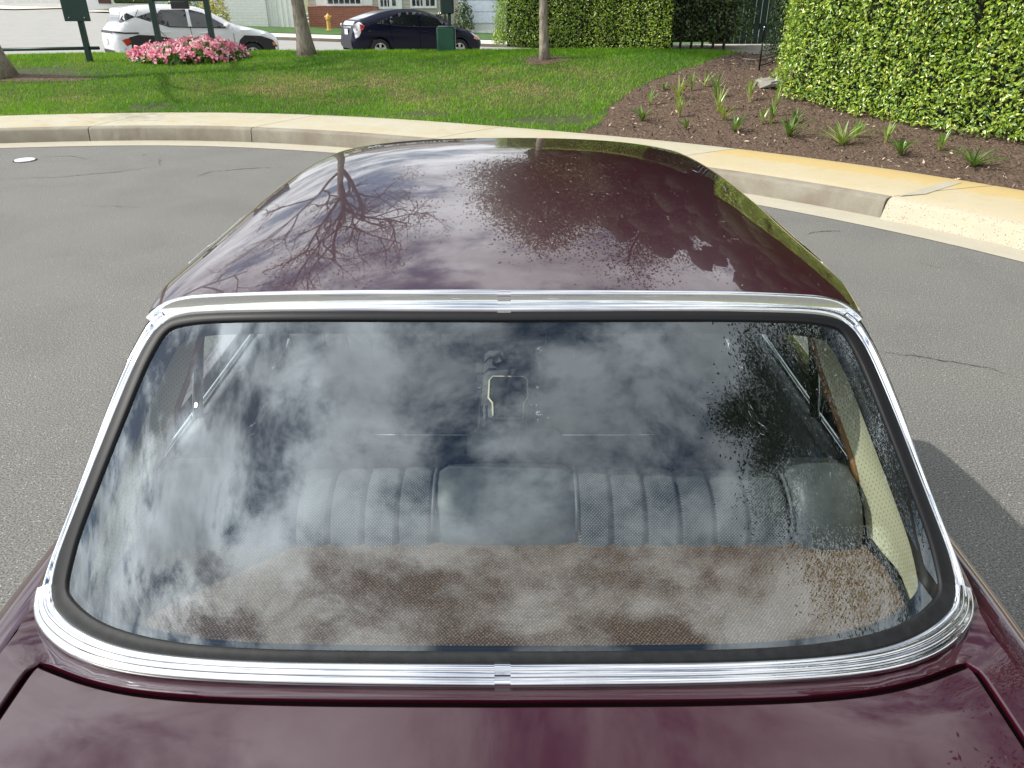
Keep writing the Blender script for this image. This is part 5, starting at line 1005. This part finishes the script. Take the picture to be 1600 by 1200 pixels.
# sign frame over the flowers
pA, pB = T(250, 92), T(336, 92); dy = fcy + .1; xa, xb_ = aty(247, 57, dy)[0], aty(331, 57, dy)[0]; z0 = H((xa + xb_) / 2, dy); ztop = aty(285, 3, dy)[2]
s2 = empty('sign_frame', ((xa + xb_) / 2, dy, float(z0)), 'dark green two-post sign frame standing in the pink flower mound', 'sign', world_verts=True)
for xx in (xa, xb_): v, f = rbox((xx, dy, (z0 + ztop + .9) / 2), (.095, .095, ztop + .9 - z0 + .1), .006); mk('post', v, f, M['green_paint'], s2, smooth=False)
v, f = rbox(((xa + xb_) / 2, dy, ztop + .45), (xb_ - xa - .1, .05, .88), .006); mk('panel', v, f, M['green_paint'], s2, smooth=False)
xl, xr_ = aty(268, 8, dy)[0], aty(295, 8, dy)[0]; v, f = rbox(((xl + xr_) / 2, dy - .01, ztop - .055), (xr_ - xl, .09, .13), .01); mk('lamp_box', v, f, M['black_metal'], s2, smooth=False)
# pet waste station
p = T(698, 79); dy = p[1]; ps = empty('pet_waste_station', tuple(p), 'green pet waste station with bin and dispenser on a post before the navy car', 'bin', world_verts=True)
def zat(py): return aty(700, py, dy)[2]
xm = aty(698, 60, dy)[0]; xp = aty(702, 30, dy)[0]; pxm = lambda n_: n_ * dy / .92 / FPX
v, f = rbox((xp, dy + .05, (p[2] + zat(-15)) / 2), (.06, .06, zat(-15) - p[2] + .1), .008); mk('post', v, f, M['green_paint'], ps, smooth=False)
v, f = rbox((xm, dy - .12, (zat(80) + zat(43)) / 2), (pxm(24), .26, zat(43) - zat(84)), .03); bn = mk('bin', v, f, M['bin_green'], ps, auto=40); v, f = rbox((xm, dy - .12, zat(42)), (pxm(22), .25, .04), .015); mk('bin_lid', v, f, M['green_paint'], bn, auto=40)
v, f = rbox((xp - .03, dy - .06, zat(5)), (pxm(17), .15, .38), .02); mk('dispenser', v, f, M['green_paint'], ps, auto=40); v, f = rbox((xm - .1, dy - .22, zat(47)), (.10, .03, .05), .01); mk('latch', v, f, M['steel'], ps, smooth=False)
# hydrant
hp = S(515, 52); hz0 = hp[2] + .12; hy = empty('fire_hydrant', (hp[0], hp[1], hz0), 'small yellow fire hydrant at the far kerb beside the grey trunk', 'hydrant', world_verts=True); c_ = (hp[0], hp[1], hz0); sc_ = 1.12
v, f = lathe([(.16, 0), (.16, .05), (.105, .06), (.10, .50), (.14, .52), (.14, .57), (.115, .58)], 18, c=c_); mk('barrel', v * 1.0, f, M['hydrant'], hy, auto=40)
v, f = lathe([(.125, .58), (.12, .66), (.08, .74), (.04, .77), (.04, .82), (.01, .83)], 18, c=c_); mk('bonnet', v, f, M['hydrant'], hy, auto=40)
for sg in (-1, 1): v, f = tube([(hp[0], hp[1], hz0 + .64), (hp[0] + sg * .15, hp[1] - .02, hz0 + .64), (hp[0] + sg * .17, hp[1] - .02, hz0 + .64)], [.06, .06, .045], 10); mk('nozzle', v, f, M['hydrant'], hy, auto=40)

# ------------------------------------------------------------------ houses across the street
HY = 47.0
def hx(px, py=30, Y=HY): return aty(px, py, Y)[0]
def hzp(py, Y=HY, px=560): return aty(px, py, Y)[2]
def house(name, label, x0, x1, Y, zb_, zt, depth=9.0, wall='siding'):
    root = empty(name, ((x0 + x1) / 2, Y, zb_), label, 'house', world_verts=True)
    v, f = box(((x0 + x1) / 2, Y + depth / 2, (zb_ + zt) / 2), (x1 - x0, depth, zt - zb_)); mk('wall', v, f, M[wall], root, smooth=False)
    ov = .5; A = np.array([(x0 - ov, Y - ov, zt), (x1 + ov, Y - ov, zt), (x1 + ov, Y + depth + ov, zt), (x0 - ov, Y + depth + ov, zt), (x0 + 1.2, Y + depth / 2, zt + 2.0), (x1 - 1.2, Y + depth / 2, zt + 2.0)])
    A2 = A - np.array([0, 0, .18]); v = np.vstack([A, A2[:4]]); f = [(0, 1, 5, 4), (1, 2, 5), (2, 3, 4, 5), (3, 0, 4), (0, 6, 7, 1), (1, 7, 8, 2), (2, 8, 9, 3), (3, 9, 6, 0), (6, 9, 8, 7)]; mk('roof', v, f, M['shingle'], root, smooth=False); return root
def window(root, x0, x1, z0, z1, Y, nx, nz, shutters=0.0):
    fr = .09; xm, zm = (x0 + x1) / 2, (z0 + z1) / 2
    v, f = join([box((x0 - fr / 2, Y - .05, zm), (fr, .12, z1 - z0 + 2 * fr)), box((x1 + fr / 2, Y - .05, zm), (fr, .12, z1 - z0 + 2 * fr)), box((xm, Y - .05, z0 - fr / 2), (x1 - x0, .14, fr)), box((xm, Y - .05, z1 + fr / 2), (x1 - x0, .12, fr))]); w_ = mk('window', v, f, M['white_trim'], root, smooth=False)
    for i in range(nx):
        for j in range(nz):
            a_, c_ = x0 + (x1 - x0) * i / nx, x0 + (x1 - x0) * (i + 1) / nx; e_, g_ = z0 + (z1 - z0) * j / nz, z0 + (z1 - z0) * (j + 1) / nz; v, f = box(((a_ + c_) / 2, Y - .02, (e_ + g_) / 2), (c_ - a_ - .05, .02, g_ - e_ - .05)); mk('pane', v, f, M['pane'], w_, smooth=False)
    v, f = box((xm, Y - .012, zm), (x1 - x0, .02, z1 - z0)); mk('sash', v, f, M['white_trim'], w_, smooth=False)
    for sg in (-1, 1) if shutters else (): v, f = box((xm + sg * ((x1 - x0) / 2 + fr + shutters / 2), Y - .04, zm), (shutters, .05, z1 - z0 + .15)); mk('shutter', v, f, M['white_trim'], w_, smooth=False)
zb0 = hzp(36); x_l, x_m, x_r = hx(345), hx(484), hx(737)
hs = house('brick_trimmed_house', 'beige sided house with white windows and a low red brick front wall', x_m, x_r, HY, zb0 - .6, zb0 + 2.9)
v, f = box(((x_m + hx(592)) / 2, HY - .12, (hzp(10) + zb0 - .6) / 2), (hx(592) - x_m, .22, hzp(10) - zb0 + .6)); mk('brick_front', v, f, M['brick'], hs, smooth=False)
window(hs, hx(515), hx(566), hzp(6.5), hzp(-30), HY, 6, 3, .55); window(hs, hx(596), hx(612), hzp(11), hzp(-25), HY, 3, 3); window(hs, hx(645), hx(664), hzp(10), hzp(-25), HY, 3, 3); window(hs, hx(664.5), hx(681), hzp(10), hzp(-25), HY, 2, 1)
v, f = box((hx(620), HY - .05, zb0 + 1.0), (.7, .06, 2.1)); mk('door', v, f, M['white_trim'], hs, smooth=False)
v, f = box((hx(617), HY - .09, hzp(4)), (.22, .03, .3)); mk('door_light', v, f, M['pane'], hs, smooth=False)
gs = house('white_garage', 'pale blue-white garage beyond the left end of the clipped hedge', hx(737.5), hx(737) + 9, HY - .6, zb0 - .6, zb0 + 2.9, wall='white_trim')
for j in range(4): v, f = box((hx(755), HY - .63, zb0 + .3 + j * .56), (2.6, .04, .53)); mk('door_panel', v, f, plain('pale_door_%d' % j, (.62, .68, .80), .6), gs, smooth=False)
bw_ = empty('block_wall', ((x_l + x_m) / 2, HY - 1.5, zb0), 'white painted block garden wall with vertical boarded gate behind the grey trunk', 'wall', world_verts=True)
xj = hx(418, 30, HY - 1.5); x_l = hx(349, 30, HY - 1.5)
v, f = box(((x_l + xj) / 2, HY - 1.4, zb0 + .8), (xj - x_l, .2, 2.8)); mk('blockwork', v, f, M['block'], bw_, smooth=False)
nb = 14
for i in range(nb): a_ = xj + (x_m - xj) * i / nb; c_ = xj + (x_m - xj) * (i + 1) / nb; v, f = box(((a_ + c_) / 2, HY - 1.36 - .02 * (i % 2), zb0 + .8), (c_ - a_ - .012, .05, 2.8)); mk('board', v, f, M['white_trim'], bw_, smooth=False)
# left: garage across the side street, with a driveway
GY = 72.0; g0, g1 = aty(-40, 10, GY)[0], aty(175, 10, GY)[0]; gz0 = float(street_z(g0, GY)) + .2
lg = house('far_garage_house', 'pale stucco house with wide white garage door beyond the side street', g0 - 6, g1 + 6, GY, gz0 - .5, gz0 + 3.2, wall='white_trim')
d0, d1 = aty(8, 10, GY)[0], aty(103, 10, GY)[0]
for j in range(4): v, f = box(((d0 + d1) / 2, GY - .05, gz0 + .3 + j * .58), (d1 - d0, .06, .555)); mk('garage_door_panel', v, f, plain('garage_door_%d' % j, (.66, .67, .68), .6), lg, smooth=False)
e0, e1 = aty(155, 5, GY)[0], aty(174, 5, GY)[0]; v, f = box(((e0 + e1) / 2, GY - .05, gz0 + 1.1), (e1 - e0, .08, 2.3)); mk('door', v, f, plain('brown_door', (.07, .03, .022), .5), lg, smooth=False)
slope_sheet('driveway', [(d0 - .5, 63), (d1 + .8, 63), (d1 + .5, GY), (d0 - .3, GY)], .08, M['far_walk'])
def shrub(name, label, c, rx, rz, n, cols, seed, leaf=.12, flowers=None):
    r = np.random.default_rng(seed); root = empty(name, tuple(c), label, 'shrub', world_verts=True); d = r.normal(0, 1, (n, 3)); d[:, 2] = np.abs(d[:, 2]); d /= np.linalg.norm(d, axis=1)[:, None]; P = np.array(c) + d * np.array([rx, rx, rz]) * r.uniform(.7, 1.05, (n, 1)); cc = np.array(cols)[r.integers(0, len(cols), n)] * r.uniform(.7, 1.3, (n, 1))
    V, F, C = leafmesh(P, d, leaf, .6, .2, cc, r, .6); o = mk('foliage', V, F, M['leaf'], root, smooth=False, kind='stuff'); setcol(o, C); v, f = tube([c, np.array(c) + np.array([0, 0, rz * .7])], [.06, .03], 6); mk('stem', v, f, M['dark_bark'], root)
shrub('leafy_shrub', 'leafy green shrub against the beige siding right of the dispenser post', (hx(727), HY - 1.2, zb0 - .25), .55, 1.5, 900, green, 71)
shrub('leafy_shrub', 'small round green shrub left of the dispenser post at the house wall', (hx(690), HY - 1.2, zb0 - .25), .55, .8, 700, dark, 72)
yb0 = aty(335, 20, 42.0); shrub('yellow_shrub', 'yellow-green bright shrub seen past the roof of the white crossover', (yb0[0], 42.0, float(street_z(yb0[0], 42)) + .1), .75, 2.0, 1200, [(.45, .42, .06), (.30, .34, .05), (.55, .45, .10)], 73)
yb1 = aty(290, 30, 43.0); shrub('green_shrub', 'green shrub glimpsed through the windows and above the roof of the white crossover', (yb1[0], 43.0, float(street_z(yb1[0], 43)) + .1), 1.2, 1.9, 1600, [(.12, .20, .03), (.22, .30, .06)], 74)
yb2 = aty(210, 8, 70.5); v, f = rbox((yb2[0], 70.5, gz0 + .45), (3.0, .8, .9), .1); r = np.random.default_rng(75)
lh = empty('low_hedge', (yb2[0], 70.5, gz0), 'low clipped dark hedge before the far pale house', 'hedge', world_verts=True); mk('core', v, f, M['soil'], lh, smooth=False); n = 1500; P = np.c_[yb2[0] + r.uniform(-1.55, 1.55, n), 70.5 + r.uniform(-.45, .45, n), gz0 + r.uniform(.05, .95, n)]; V, F, C = leafmesh(P, np.tile([0, -.7, .7], (n, 1)), .14, .6, .2, np.array(green)[r.integers(0, 3, n)], r, .6); o = mk('foliage', V, F, M['leaf'], lh, smooth=False, kind='stuff'); setcol(o, C)
